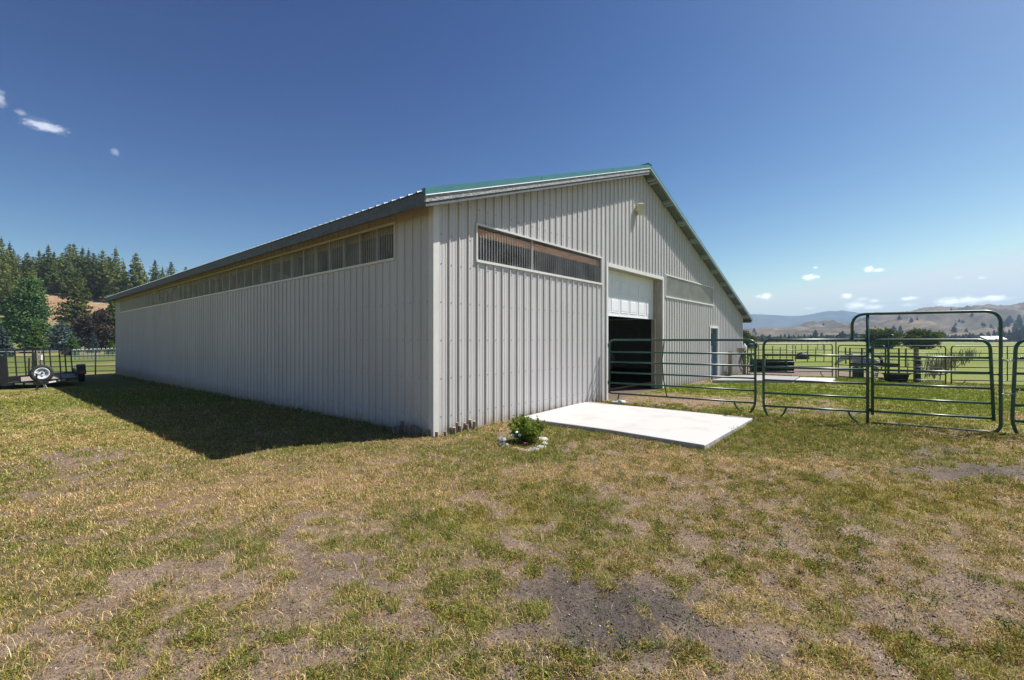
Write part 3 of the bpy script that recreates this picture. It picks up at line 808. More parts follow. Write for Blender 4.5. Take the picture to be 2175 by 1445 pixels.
for (s0, s1) in ((sL - 0.045, RIDGE_S), (RIDGE_S, sR + 0.045)):
    for v, sg in ((-OH_G, -1), (BL + OH_G, 1)):
        mb = MB()
        t = 0.115
        for (va, vb, za, zb) in ((v, v + sg * 0.004, -0.06, 0.055), ):
            mb.add([(s0, v, roof_z(s0) + za), (s1, v, roof_z(s1) + za), (s1, v, roof_z(s1) + zb), (s0, v, roof_z(s0) + zb),
                    (s0, v - sg * 0.012, roof_z(s0) + za), (s1, v - sg * 0.012, roof_z(s1) + za), (s1, v - sg * 0.10, roof_z(s1) + zb), (s0, v - sg * 0.10, roof_z(s0) + zb)],
                   [(0, 1, 2, 3), (3, 2, 6, 7), (0, 4, 5, 1), (0, 3, 7, 4), (1, 5, 6, 2)])
        # seams of the lapped trim lengths and the fixing screws
        n = int((s1 - s0) / 3.0)
        for k in range(1, n + 1):
            s = s0 + k * 3.0
            mb.box(s - 0.004, s + 0.004, min(v, v + sg * 0.004), max(v, v + sg * 0.004), roof_z(s) - 0.058, roof_z(s) + 0.053)
        mb.build('rake_trim', M['teal'], barn)
        mb = MB()
        if s1 == RIDGE_S:
            dk_ = MB(); dk_.add([(s0 + .03, v - sg * q_, roof_z(s0 + .03) + zz) for q_ in (.03, .06) for zz in (-.235, -.166)] + [(s1, v - sg * q_, roof_z(s1) + zz) for q_ in (.03, .06) for zz in (-.235, -.166)],
                   [(0, 1, 5, 4), (2, 6, 7, 3), (0, 4, 6, 2), (1, 3, 7, 5), (0, 2, 3, 1)])
            dk_.build('rake_dark_strip', M['board_dark'], barn)  # narrow dark strip set back below the rake board
        lp = MB(); lp.add([(s0, v + sg * .008, roof_z(s0) - .052), (s1, v + sg * .008, roof_z(s1) - .052), (s1, v + sg * .010, roof_z(s1) - .066), (s0, v + sg * .010, roof_z(s0) - .066), (s0, v + sg * .001, roof_z(s0) - .0505), (s1, v + sg * .001, roof_z(s1) - .0505)], [(0, 3, 2, 1), (0, 1, 5, 4)])
        lp.build('drip_lip', M['door_white'], barn)
        z0, z1 = (-0.165 if s1 == RIDGE_S else -0.085), -0.062
        v1_, v2_ = v - sg * 0.014, v - sg * 0.052
        mb.add([(s0 + .02, v1_, roof_z(s0 + .02) + z0), (s1, v1_, roof_z(s1) + z0), (s1, v1_, roof_z(s1) + z1), (s0 + .02, v1_, roof_z(s0 + .02) + z1),
                (s0 + .02, v2_, roof_z(s0 + .02) + z0), (s1, v2_, roof_z(s1) + z0), (s1, v2_, roof_z(s1) + z1), (s0 + .02, v2_, roof_z(s0 + .02) + z1)],
               [(0, 1, 2, 3), (5, 4, 7, 6), (0, 4, 5, 1), (3, 2, 6, 7), (0, 3, 7, 4), (1, 5, 6, 2)])
        mb.build('rake_board', M['board_gray'], barn)
mb = MB(); mb.box(sL - 0.02, sL + 0.02, -OH_G + 0.056, BL + OH_G - 0.056, roof_z(sL) - 0.205, roof_z(sL) - 0.002)
mb.build('eave_board', M['board_dark'], barn)
mb = MB(); mb.box(sR - 0.02, sR + 0.02, -OH_G + 0.056, BL + OH_G - 0.056, roof_z(sR) - 0.16, roof_z(sR) - 0.002)
mb.build('eave_board', M['board_dark'], barn)
s = RIDGE_S + 0.55
while s < sR - 0.2:
    mb = MB()
    for w in (-0.07, 0.07):
        mb.obox((s + w, -OH_G / 2 + 0.012, roof_z(s + w) - 0.062), (0.021, 0, -0.021 * SLOPE), (0, OH_G / 2 - 0.04, 0), (0.016 * SLOPE, 0, 0.05))
    mb.build('outlooker', M['roof'], barn)
    s += 1.22
mb = MB(); mb.box(RIDGE_S - 0.13, RIDGE_S, -OH_G - 0.012, BL + OH_G + 0.012, RIDGE_Z + 0.045, RIDGE_Z + 0.056); mb.box(RIDGE_S, RIDGE_S + 0.13, -OH_G - 0.014, BL + OH_G + 0.014, RIDGE_Z + 0.046, RIDGE_Z + 0.058)
mb.build('ridge_cap', M['teal'], barn)

# translucent corrugated windows
def corrugated(place, s0, s1, z0, z1, pitch, amp, d0):
    mb = MB(); n = int((s1 - s0) / pitch * 6); prev = None
    for i in range(n + 1):
        s = s0 + (s1 - s0) * i / n
        d = d0 + amp * math.sin(2 * math.pi * (s - s0) / pitch)
        if prev: mb.quad(place(prev[0], prev[1], z0), place(s, d, z0), place(s, d, z1), place(prev[0], prev[1], z1))
        prev = (s, d)
    return mb
def bar(mb, place, s0, s1, z0, z1, d0, d1):
    a = [Vector(place(s, d, z)) for z in (z0, z1) for d in (d0, d1) for s in (s0, s1)]
    mb.add(a, [(0, 2, 3, 1), (4, 5, 7, 6), (0, 1, 5, 4), (2, 6, 7, 3), (0, 4, 6, 2), (1, 3, 7, 5)])
def strip_window(place, s0, s1, z0, z1, pane, pitch, battens, label=None):
    fr = MB()
    bar(fr, place, s0 - 0.03, s1 + 0.03, z0 - 0.045, z0, -0.01, 0.040); bar(fr, place, s0 - 0.03, s1 + 0.03, z1, z1 + 0.035, -0.01, 0.034)
    bar(fr, place, s0 - 0.03, s0, z0, z1, -0.01, 0.032); bar(fr, place, s1, s1 + 0.03, z0, z1, -0.01, 0.032)
    f = fr.build('window', M['trim'], barn)
    if label: f['label'] = label
    corrugated(place, s0 + 0.001, s1 - 0.001, z0 + .001, z1 - .001, pitch, 0.009, 0.0).build('pane', pane, f, smooth=True)
    if battens:
        for s in battens:
            b = MB(); bar(b, place, s - 0.016, s + 0.016, z0 + .002, z1 - .002, -0.05, -0.012)
            b.build('mullion', M['mullion'], f)
    return f
strip_window(P_g, w1a, w1b, w1z0, w1z1, M['pane_clear'], 0.076, [w1a + (w1b - w1a) * 0.37], 'clear corrugated strip window in the gable with a timber behind')
strip_window(P_g, w2a, w2b, w2z0, w2z1, M['pane_milky'], 0.076, [w2a + (w2b - w2a) * k / 6 for k in range(1, 6)], 'milky corrugated strip window beside the door')
n = int((l_b - l_a) / 0.61)
strip_window(P_l, l_a, l_b, l_z0, l_z1, M['pane_hazy'], 0.076, [l_a + 0.61 * k for k in range(1, n + 1)], 'long dusty strip window under the eave')
for (place, s0, s1, z) in ((P_g, w1a - 0.2, w1b + 0.1, w1z1 - 0.17), (P_l, l_a - 0.2, l_b, l_z1 - 0.12)):
    mb = MB(); bar(mb, place, s0, s1, z, z + 0.14, -0.14, -0.10)
    mb.build('girt', M['beam_wood'] if place is P_g else M['old_wood'], barn)

# overhead door, half raised
fr = MB()
bar(fr, P_g, da - 0.09, da, -0.1, dz + 0.10, -0.005, 0.030); bar(fr, P_g, db, db + 0.10, -0.1, dz + 0.10, -0.005, 0.030)
bar(fr, P_g, da, db, dz, dz + 0.10, -0.005, 0.032)
dfr = fr.build('door_frame', M['trim'], barn)
REC = 0.26
fr = MB(); bar(fr, P_g, db, db + 0.04, -0.1, dz, -REC - 0.1, -0.006); bar(fr, P_g, da - 0.04, da, -0.1, dz, -REC - 0.1, -0.006); bar(fr, P_g, da, db, dz, dz + 0.04, -REC - 0.1, -0.006)
bar(fr, P_g, db - 0.05, db - .001, -0.1, dz - .001, -REC + 0.02, -REC + 0.06)
fr.build('jamb', M['jamb'], dfr)
od_z0 = on_gable(1391, 678, -REC)[1]; od_top = dz + 0.25
od = MB(); bar(od, P_g, da + 0.012, db - 0.055, od_z0, od_top, -REC - 0.045, -REC)
od.box(da + 0.012, db - 0.055, REC - 0.012, REC - 0.001, od_z0 - 0.02, od_z0 - 0.001)
odo = od.build('overhead_door', M['door_white'], barn)
odo['label'] = 'half raised white panelled overhead door'
secs, ncol = 4, 6
sec_h = 0.535
for r_ in range(secs):
    pz = od_z0 + 0.03 + r_ * sec_h
    if pz > od_top - 0.1: break
    mb = MB()
    cw = (db - da - 0.14) / ncol
    z0, z1 = pz + 0.055, min(pz + sec_h - 0.07, od_top - .02)
    for c_ in range(ncol):
        x0, x1 = da + 0.05 + c_ * cw + 0.05, da + 0.05 + (c_ + 1) * cw - 0.05
        y = REC
        def ringq(o1, d1, o2, d2):
            A = [(x0 + o1, y - d1, z0 + o1), (x1 - o1, y - d1, z0 + o1), (x1 - o1, y - d1, z1 - o1), (x0 + o1, y - d1, z1 - o1)]
            B = [(x0 + o2, y - d2, z0 + o2), (x1 - o2, y - d2, z0 + o2), (x1 - o2, y - d2, z1 - o2), (x0 + o2, y - d2, z1 - o2)]
            mb.add(A + B, [(0, 1, 5, 4), (1, 2, 6, 5), (2, 3, 7, 6), (3, 0, 4, 7)])
        ringq(0, 0.001, 0.010, 0.010); ringq(0.010, 0.010, 0.026, 0.003); ringq(0.026, 0.003, 0.060, 0.009)
        mb.quad((x0 + .060, y - .009, z0 + .060), (x1 - .060, y - .009, z0 + .060), (x1 - .060, y - .009, z1 - .060), (x0 + .060, y - .009, z1 - .060))
    if r_: mb.box(da + 0.014, db - 0.057, REC - 0.006, REC - 0.001, pz - 0.012, pz - 0.004)
    mb.build('door_section', M['door_white'], odo)
# walk-in door
fr = MB()
bar(fr, P_g, m_a - 0.08, m_a, m_z0 - .1, m_z + 0.09, -0.005, 0.045); bar(fr, P_g, m_b, m_b + 0.08, m_z0 - .1, m_z + 0.09, -0.005, 0.045); bar(fr, P_g, m_a, m_b, m_z, m_z + 0.09, -0.005, 0.050)
wf = fr.build('door_frame', M['trim'], barn)
fr = MB(); bar(fr, P_g, m_b - 0.03, m_b - .001, m_z0, m_z, -0.18, -0.005); bar(fr, P_g, m_a + .001, m_a + 0.03, m_z0, m_z, -0.18, -0.005); bar(fr, P_g, m_a + .03, m_b - .03, m_z - 0.03, m_z - .001, -0.18, -0.005); bar(fr, P_g, m_a, m_b, m_z0 - .16, m_z0, -0.18, 0.12)
fr.build('jamb', M['walk_door'], wf)
fr = MB(); bar(fr, P_g, m_a + 0.03, m_b - 0.03, m_z0, m_z - 0.03, -0.17, -0.13)
for (z0, z1) in ((0.2, 0.62), (0.72, 1.1)):
    for (a, b) in ((0.12, 0.42), (0.52, 0.82)): bar(fr, P_g, m_a + a, m_a + b, m_z0 + z0, m_z0 + z1, -0.13, -0.12)
wd = fr.build('walk_door', M['walk_door'], barn)
mb = MB(); bar(mb, P_g, m_a + 0.18, m_b - 0.18, m_z - 0.72, m_z - 0.22, -0.1295, -0.122); mb.build('pane', M['dark_glass'], wd)
mb = MB(); mb.lathe([(0.001, 0), (0.012, 0), (0.012, 0.03), (0.03, 0.04), (0.032, 0.055), (0.02, 0.068), (0.001, 0.07)], 12, c=(m_b - 0.10, 0.13, m_z0 + 0.95), ax=(0, -1, 0)); mb.build('handle', M['zinc'], wd, smooth=True)
# floodlight housing high on the gable
fs, fz = on_gable(1358, 445, 0.1)
mb = MB()
mb.lathe([(0.001, -0.17), (0.085, -0.165), (0.10, -0.15), (0.10, 0.14), (0.085, 0.165), (0.001, 0.17)], 4, c=(fs, -0.13, fz), ax=(0, 0, 1), sx=1.15, sy=1.15)
bar(mb, P_g, fs - 0.05, fs + 0.05, fz - 0.06, fz + 0.06, 0.004, 0.06)
mb.build('floodlight', M['cream'], barn)
# bare concrete footing under the sheets, rafters and posts inside
for v in (3.6, 10.8, 18):
    for u in (7.6, 11.9):
        mb = MB(); mb.box(u - 0.07, u + 0.07, v - 0.07, v + 0.07, -0.3, roof_z(u) - 0.1); mb.build('inner_post', M['old_wood'], barn)
mb = MB()
siding(mb, 8.2, 11.7, lambda s: 1.75, lambda s: 2.75, lambda s, d, z: (s, 6.0 - d, z))
mb.build('inner_partition', M['galv'], barn)

# ------------------------------------------------------------------ concrete pads
def pad(name, pts, h, mats, label):
    mb = MB(); n = len(pts)
    P = [Vector((p.x, p.y, 0)) for p in pts]
    c = sum(P, Vector()) / n
    top = [p + Vector((0, 0, h)) for p in P]
    ch = [p + (c - p).normalized() * 0.012 + Vector((0, 0, h + 0.008)) for p in P]
    bot = [p + Vector((0, 0, -0.1)) for p in P]
    mb.add(ch, [tuple(range(n))], 0)
    for i in range(n):
        j = (i + 1) % n
        mb.quad(bot[i], bot[j], top[j], top[i], 1); mb.quad(top[i], top[j], ch[j], ch[i], 0)
    return tag(mb.build(name, mats), label, 'pad', kind='structure')
zt = 0.058
pad('concrete_pad', [at(1103, 888, zt), at(1290, 913, zt), at(1400, 931, zt), at(1497, 947, zt), at(1600, 889, zt), at(1245, 853.5, zt)], zt, [M['concrete'], M['concrete_side']], 'bright new concrete slab beside the gable wall')
zt = 0.10
pad('concrete_pad', [at(1513, 808, zt), at(1684, 808.5, zt), at(1697, 800.5, zt), at(1605, 797.0, zt), at(1560, 797.0, zt)], zt, [M['concrete_dull'], M['concrete_side']], 'dull gray concrete pad at the far end of the gable wall')
pad('concrete_pad', [at(1687, 808.7, zt), at(1768, 809.0, zt), at(1775, 802.5, zt), at(1700, 800.7, zt)], zt - 0.02, [M['concrete'], M['concrete_side']], 'pale concrete pad next to the dull one')

# ------------------------------------------------------------------ green pipe corral panels
def frame_axes(a, b):
    d = Vector((b.x - a.x, b.y - a.y, 0)); L = d.length
    return math.atan2(d.y, d.x), L
def tube_part(name, pts, r, parent, m='green_tube', n=10):
    mb = MB(); mb.tube(pts, r, n); return mb.build(name, M[m], parent, smooth=True)
def jfoot(x, z, sgn, r=0.02):
    """hockey stick foot under the bottom rail"""
    return fillet([(x, 0, z), (x + sgn * 0.02, 0, z * 0.45), (x + sgn * 0.17, 0, 0.0)], 0.2, 6)
def rails_on(root, L, zs, r=0.021, x0=0.02, x1=None):
    for z in zs: tube_part('rail', [(x0, 0, z), ((L if x1 is None else x1) - 0.02, 0, z)], r, root)

FH = 1.6
RZ = [FH - 0.31, FH - 0.57, FH - 0.84, FH - 1.11, FH - 1.38]
gp = 'green corral panels across the yard'
# the panel against the barn door post
a, b = at(1294, 853), at(1604.5, 877.5)
ang, L = frame_axes(a, b)
p1 = empty('corral_panel', (a.x, a.y, gzf(a.x, a.y)), ang, 'long green pipe corral panel reaching from the barn wall across the doorway', 'corral panel', gp)
tube_part('frame', fillet([(0, 0, RZ[-1]), (0, 0, FH), (L, 0, FH), (L, 0, 0.14), (L - 0.10, 0, 0.0)], [0, 0.14, 0.16, 0.16, 0], 8), 0.026, p1)
rails_on(p1, L, RZ)
tube_part('foot', jfoot(L - 0.42, RZ[-1], 1), 0.018, p1)
tube_part('foot', [(0.27, 0, RZ[-1]), (0.24, 0, 0.1), (0.22, 0, 0.0)], 0.018, p1)
tube_part('brace', [(L * 0.42, -0.03, FH - .01), (L * 0.405, -0.03, FH * 0.7), (L * 0.415, -0.03, FH * 0.4), (L * 0.44, -0.03, RZ[-1])], 0.014, p1)
for z in (FH - 0.14, RZ[3]):
    mb = MB(); mb.tube([(-0.03, 0, z - 0.05), (-0.03, 0, z + 0.05)], 0.012, 6); mb.build('pin', M['black_metal'], p1)
for (x, z) in ((L + 0.03, FH - 0.12), (L + 0.03, RZ[3])):
    mb = MB(); mb.tube([(x, 0, z - 0.06), (x, 0, z + 0.06)], 0.012, 6); mb.tube([(x - .03, 0, z), (x + .05, 0, z)], 0.008, 6); mb.build('pin', M['zinc'] if z < 1 else M['black_metal'], p1)
# panel with the walk-through bow gate
a, b, c = at(1622, 884), at(1842, 899), at(2126, 920)
ang, L = frame_axes(a, c)
Lp = Vector((b.x - a.x, b.y - a.y)).length
p2 = empty('arched_gateway', (a.x, a.y, 0), ang, 'green pipe panel carrying the tall arched gateway', 'corral panel', gp)
BOW = 2.10
bx0 = Lp - 0.24
tube_part('frame', fillet([(0.09, 0, 0.0), (0, 0, 0.14), (0, 0, FH), (Lp, 0, FH)], [0, .16, .15, 0], 8), 0.026, p2)
tube_part('post', [(Lp, 0, 0), (Lp, 0, BOW - 0.01)], 0.026, p2)
tube_part('arch', fillet([(bx0, 0, FH), (bx0, 0, BOW), (L, 0, BOW), (L, 0, 0.0), (Lp + 0.05, 0, 0.012)], [0, .24, .22, .16, 0], 10), 0.026, p2)
rails_on(p2, Lp, RZ)
tube_part('foot', [(0.42, 0, RZ[-1]), (0.36, 0, 0.08), (0.30, 0, 0)], 0.018, p2)
tube_part('foot', jfoot(Lp - 0.30, RZ[-1], 1), 0.018, p2)
# the gate leaf hung in it
gl = empty('walk_gate', (a.x + math.cos(ang) * (Lp + .075), a.y + math.sin(ang) * (Lp + .075), 0), ang, 'green pipe walk gate hung closed under the arch', 'gate')
GW = L - Lp - 0.21
def slant(z): return 0.0 if z > FH * .98 else (FH - z) * 0.035
tube_part('frame', fillet([(0, 0, 0.17), (0, 0, FH), (GW, 0, FH), (GW + slant(0.22), 0, 0.20)], [0, .13, .17, 0], 8), 0.025, gl)
for z in [FH - 0.31, FH - 0.57, FH - 0.84, FH - 1.10, FH - 1.36]: tube_part('rail', [(0.02, 0, z), (GW + slant(z), 0, z)], 0.021, gl)
mb = MB()
mb.tube([(GW + 0.05, 0, 1.0), (GW + 0.10, 0, 1.01), (GW + 0.13, 0, 0.97), (GW + 0.12, 0, 0.92)], 0.014, 6)
for k in range(6):
    mb.tube([(GW + 0.12, 0.012 * math.cos(t), 0.90 - 0.045 * k + 0.028 * math.sin(t)) if k % 2 else (GW + 0.12 + 0.012 * math.cos(t), 0, 0.90 - 0.045 * k + 0.028 * math.sin(t)) for t in [i * math.pi / 4 for i in range(8)]], 0.005, 5, closed=True)
mb.build('latch', M['black_metal'], gl)
for z in (FH - 0.20, 0.26):
    mb = MB(); mb.tube([(-0.075, 0, z), (-0.02, 0, z)], 0.012, 6); mb.tube([(-0.04, 0, z - 0.035), (-0.04, 0, z + 0.035)], 0.016, 8); mb.build('hinge', M['black_metal'], gl)
# next panel, running out to the right
a = at(2150, 922); dirn = Vector((0.92, -0.39, 0)).normalized()
p3 = empty('corral_panel', (a.x, a.y, 0), math.atan2(dirn.y, dirn.x), 'green pipe corral panel chained beyond the arched gateway', 'corral panel', gp)
L3 = 3.6
tube_part('frame', fillet([(0.07, 0, 0), (0, 0, 0.16), (0.05, 0, FH), (L3 + .05, 0, FH), (L3, 0, 0)], [0, .16, .18, .16, 0], 8), 0.027, p3)
for z in RZ: tube_part('rail', [(0.02 + z * .03, 0, z), (L3, 0, z)], 0.022, p3)
tube_part('brace', [(L3 / 2, 0, FH), (L3 / 2, 0, RZ[-1])], 0.015, p3)
tube_part('foot', jfoot(L3 - 0.5, RZ[-1], 1), 0.018, p3)
def chain(name, p, q, label, sag=0.05, n=13):
    mb = MB(); p, q = Vector(p), Vector(q)
    pts = [p.lerp(q, i / n) - Vector((0, 0, sag * 4 * (i / n) * (1 - i / n))) for i in range(n + 1)]
    for i in range(n):
        m_, d = (pts[i] + pts[i + 1]) / 2, (pts[i + 1] - pts[i])
        l_ = d.length * 0.68; d.normalize()
        w = d.cross(Vector((0, 0, 1))).normalized()
        if i % 2: w = d.cross(w)
        mb.tube([m_ + d * l_ * math.cos(t) + w * 0.011 * math.sin(t) for t in [k * math.pi / 4 for k in range(8)]], 0.0045, 5, closed=True)
    e = Vector((0, 0, 1))
    return tag(mb.build(name, M['zinc'], None, smooth=True), label, 'chain')
pp = at(2126, 920); qq = at(2150, 922)
chain('chain', (pp.x - .02, pp.y - .04, 1.28), (qq.x + .10, qq.y - .05, 1.32), 'short steel chain tying gateway and panel, the upper of two')
chain('chain', (pp.x - .02, pp.y - .04, 0.68), (qq.x + .07, qq.y - .05, 0.76), 'short steel chain tying gateway and panel, the lower of two')

# second row of panels by the paddock
BH = 1.42
def back_panel(a, b, h, zs, label, brace=None, feet=(), r=0.022):
    ang, L = frame_axes(a, b)
    e = empty('corral_panel', (a.x, a.y, 0), ang, label, 'corral panel', 'green panels along the paddock')
    tube_part('frame', fillet([(0, 0, 0), (0, 0, h), (L, 0, h), (L, 0, 0)], 0.12, 6), r, e, n=8)
    for z in zs: tube_part('rail', [(0.01, 0, z), (L - .01, 0, z)], r * .8, e, n=8)
    if brace: tube_part('brace', [(L * brace, 0, h), (L * brace, 0, zs[-1])], 0.016, e, n=6)
    for (x, sg) in feet: tube_part('foot', jfoot(x, zs[-1], sg), 0.016, e, n=6)
    return e
a0 = at_y(1588, 722, 19.6); a0.z = 0; a1 = at(1768, 801)
back_panel(a0, a1, BH, [1.17, 0.92, 0.66, 0.46, 0.24], 'green paddock panel nearest the barn, with a middle upright', 0.46, ((3.2, 1),))
b0, b1 = at(1776, 803), at(1886, 811)
ang, Lb = frame_axes(b0, b1)
bo = empty('arched_gateway', (b0.x, b0.y, 0), ang, 'smaller arched gateway at the paddock, beyond the walk gate', 'corral panel', 'green panels along the paddock')
tube_part('post', [(0, 0, 0), (0, 0, 1.62)], 0.024, bo, n=8)
tube_part('post', [(Lb, 0, 0), (Lb, 0, 1.80)], 0.024, bo, n=8)
tube_part('arch', fillet([(0, 0, 1.6), (0, 0, 1.81), (Lb + 0.22, 0, 1.81), (Lb + 0.22, 0, BH - .04)], [0, .16, .16, 0], 6), 0.022, bo, n=8)
gi = empty('walk_gate', (b0.x + math.cos(ang) * .09, b0.y + math.sin(ang) * .09, 0), ang, 'small green walk gate in the paddock gateway', 'gate')
tube_part('frame', fillet([(0, 0, 0.06), (0, 0, BH - .04), (Lb - .17, 0, BH - .04), (Lb - .17, 0, 0.06)], 0.13, 6), 0.021, gi, n=8)
for z in (1.10, 0.84, 0.56, 0.32, 0.08): tube_part('rail', [(0.01, 0, z), (Lb - .18, 0, z)], 0.017, gi, n=8)
c0, c1 = at(1888.5, 811.3), at(2009, 815.5)
back_panel(c0, c1, BH - .04, [1.10, 0.84, 0.58, 0.34, 0.10], 'short green paddock panel in front of the brush fence', None, ((0.95, 1),))
d0 = at(2021, 815.5); d1 = d0 + Vector((3.5, -0.55, 0))
back_panel(d0, d1, BH - .04, [1.12, 0.86, 0.60, 0.37, 0.13], 'green paddock panel seen through the walk gate, by the open lawn', 0.5, ((0.45, -1),))
d2 = d1 + Vector((0.12, -0.02, 0))
back_panel(d2, d2 + Vector((3.5, -0.5, 0)), BH - .04, [1.12, 0.86, 0.60, 0.37, 0.13], 'green paddock panel running out of view past the chained panel', 0.5)

# ------------------------------------------------------------------ things round the slab and the barn corner
def rock(p, sx, sy, sz, m, label, seed):
    rnd = random.Random(seed); mb = MB()
    n, k = 9, 6
    prof = []
    for i in range(k + 1):
        t = math.pi * i / k
        for j in range(n):
            a_ = 2 * math.pi * j / n
            d = 1 + rnd.uniform(-.24, .24)
            prof.append((p.x + sx * d * math.sin(t) * math.cos(a_), p.y + sy * d * math.sin(t) * math.sin(a_), p.z + sz * (0.55 + 0.8 * d * math.cos(t))))
    fs = [(i * n + j, i * n + (j + 1) % n, (i + 1) * n + (j + 1) % n, (i + 1) * n + j) for i in range(k) for j in range(n)]
    mb.add(prof, fs)
    return tag(mb.build('rock', m, smooth=True), label, 'rock', 'stones ringing the small shrub')
rocks = [(1067, 938, .085, .075, .085, 'stone_gray', 'tall gray stone at the barn end of the shrub ring'), (1071, 948, .095, .08, .07, 'stone_gray', 'flat gray stone leaning below the tall one'),
         (1084, 950, .065, .06, .045, 'stone_tan', 'small tan stone near the barn end of the ring'), (1095, 954, .07, .06, .05, 'stone_tan', 'small pinkish stone in front of the daisies'),
         (1114, 959, .105, .075, .06, 'stone_tan', 'yellowish rounded stone at the front of the ring'), (1134, 957, .095, .07, .06, 'stone_gray', 'speckled gray stone at the front of the ring'),
         (1149, 951, .095, .075, .055, 'stone_white', 'white stone at the front corner of the ring'), (1158, 944, .075, .07, .055, 'stone_white', 'white stone at the slab end of the ring'),
         (1151, 935, .11, .08, .065, 'stone_white', 'large white stone at the back of the ring')]
for i, (px, py, sx, sy, sz, m, lab) in enumerate(rocks):
    p = at(px, py); p.z = -0.042
    rock(p, sx, sy, sz, M[m], lab, i + 3)
p = at(1316, 857); p.z = -.01
r_ = rock(p, .22, .10, .07, M['stone_white'], 'lone white stone on the grass behind the slab', 77); r_['group'] = 'loose stones in the yard'
for (px, py, sz, lab, sd) in ((1770, 1061, .03, 'half buried gray stone in the yellow grass', 91), (2115, 1062, .026, 'small gray stone near the edge of the yard', 92)):
    p = at(px, py); p.z = -.015
    r_ = rock(p, sz * 1.7, sz * 1.3, sz * .7, M['stone_dull'], lab, sd); r_['group'] = 'loose stones in the yard'
# log edging
def stake(p, r, h, lean, label, grp):
    mb = MB(); n = 10
    top = p + Vector((lean[0], lean[1], h))
    q = [p + Vector((0, 0, -.06)), p.lerp(top, .5), top]
    rr = [r, r * random.uniform(.95, 1.05), r * .97]
    mb.tube(q, rr, n, 0, caps=False)
    b_ = len(mb.v)
    ring = mb.v[-n:]
    mb.add([tuple(Vector(v) + Vector((0, 0, .003))) for v in ring] + [tuple(top + Vector((0, 0, .008)))], [(k, (k + 1) % n, n) for k in range(n)], 1)
    return tag(mb.build('log_stake', [M['old_wood'], M['cut_wood']]), label, 'stake', grp)
SUN_ST = [(928, 928, 10), (946.5, 927, 9), (958, 921, 12), (965, 921, 12), (971.5, 918, 18), (978, 918, 12), (987, 914, 14), (993, 915, 11), (999.5, 912, 19), (1006, 912, 16)]
for i, (px, py, hp) in enumerate(SUN_ST):
    p = at(px, py); Y = p.y
    stake(p, 0.027, hp / F * Y + .01, (random.uniform(-.015, .015), random.uniform(-.02, .02)),
          'lone sawn log stub right at the barn corner' if i == 0 else 'short sawn log stake edging the sunny foot of the gable wall', 'log stakes along the sunny gable foot' if i else 'log stakes round the barn corner')
for i, (px, py, hp) in enumerate([(829, 916, 9), (838, 917, 10), (846, 918, 12), (853, 917, 20), (861, 919, 13), (869, 921, 14), (877, 921, 16), (884, 922, 13), (890, 922, 9), (908, 926, 9)]):
    p = at(px, py); p.z = gzf(p.x, p.y)
    stake(p, 0.033, hp / F * p.y + .02, (random.uniform(-.02, .02), random.uniform(-.02, .02)), 'short dark log stake in the shade of the long wall', 'log stakes along the shaded wall foot')

# ------------------------------------------------------------------ leafy plants
def quads_from(c, u, w):
    """arrays (n,3): leaf quads (diamonds)"""
    return np.stack([c - u, c + w, c + u, c - w], 1).reshape(-1, 3)
def rand_dirs(n, rng, up=0.0):
    v = rng.normal(size=(n, 3)); v[:, 2] += up
    return v / np.linalg.norm(v, axis=1)[:, None]
def leaf_quads(c, size, rng, up=0.3, elong=1.6):
    n = len(c)
    u = rand_dirs(n, rng, up); t = rand_dirs(n, rng)
    w = np.cross(u, t); w /= np.linalg.norm(w, axis=1)[:, None] + 1e-9
    s = np.asarray(size).reshape(-1, 1) * rng.uniform(0.7, 1.3, (n, 1))
    return quads_from(c, u * s * elong * .5, w * s * .5)
def quad_mesh(name, V, m, parent=None):
    n = len(V) // 4
    return np_mesh(name, V, np.arange(len(V)), np.full(n, 4), m, parent)

# the little shrub in the ring
rng = np.random.default_rng(5)
sp = at(1117, 940)
sh = empty('shrub', (sp.x, sp.y, 0), 0, 'small bushy green shrub inside the ring of stones', 'shrub')
mb = MB(); ends = []
for k in range(40):
    a_ = random.uniform(0, 6.28); rr_ = .30 * math.sqrt(random.random()); h_ = random.uniform(.20, .47) * (1 - rr_ * 1.1)
    e = Vector((rr_ * math.cos(a_), rr_ * math.sin(a_), h_)); ends.append(e)
    mb.tube([(0.02 * math.cos(a_), 0.02 * math.sin(a_), 0), e * 0.55 + Vector((0, 0, .02)), e], [.006, .005, .002], 5)
mb.build('stems', M['bark'], sh)
C = []
for e in ends:
    for t in np.linspace(.35, 1.03, 22):
        C += [np.array(e) * t + rng.normal(0, .028, 3) for _ in range(4)]
C = np.array(C); C[:, 2] = np.maximum(C[:, 2], .015)
quad_mesh('leaves', leaf_quads(C, .026, rng, .5, 1.9), M['shrub'], sh)
for i, (px, py) in enumerate(((1097, 917), (1089, 925), (1104, 924))):
    q = at_y(px, py, sp.y - .22)
    mb = MB()
    mb.tube([(q.x + .01, q.y + .03, 0), (q.x, q.y, q.z - .004)], .003, 5, 1)
    mb.lathe([(.001, .006), (.010, .004), (.027, -.002), (.026, -.004), (.001, -.004)], 10, 0, c=q, ax=(0, -.5, .8))
    tag(mb.build('daisy', [M['daisy'], M['hose']]), ('white daisy standing highest before the shrub', 'white daisy low at the barn side of the shrub', 'white daisy low in the middle before the shrub')[i], 'flower', 'daisies by the shrub')
q = at(1117, 950)
mb = MB()
for k in range(3): mb.lathe([(.001, .016), (.013, .010), (.016, 0), (.001, -.008)], 7, c=(q.x + .02 * math.cos(k * 1.3), q.y + .02 * math.sin(k * 1.3), .05), ax=(math.cos(k), math.sin(k), 1.2))
mb.tube([(q.x, q.y, 0), (q.x, q.y, .04)], .004, 5, 1)
tag(mb.build('red_flower', [M['red'], M['hose']]), 'small red flower low behind the front stones', 'flower')

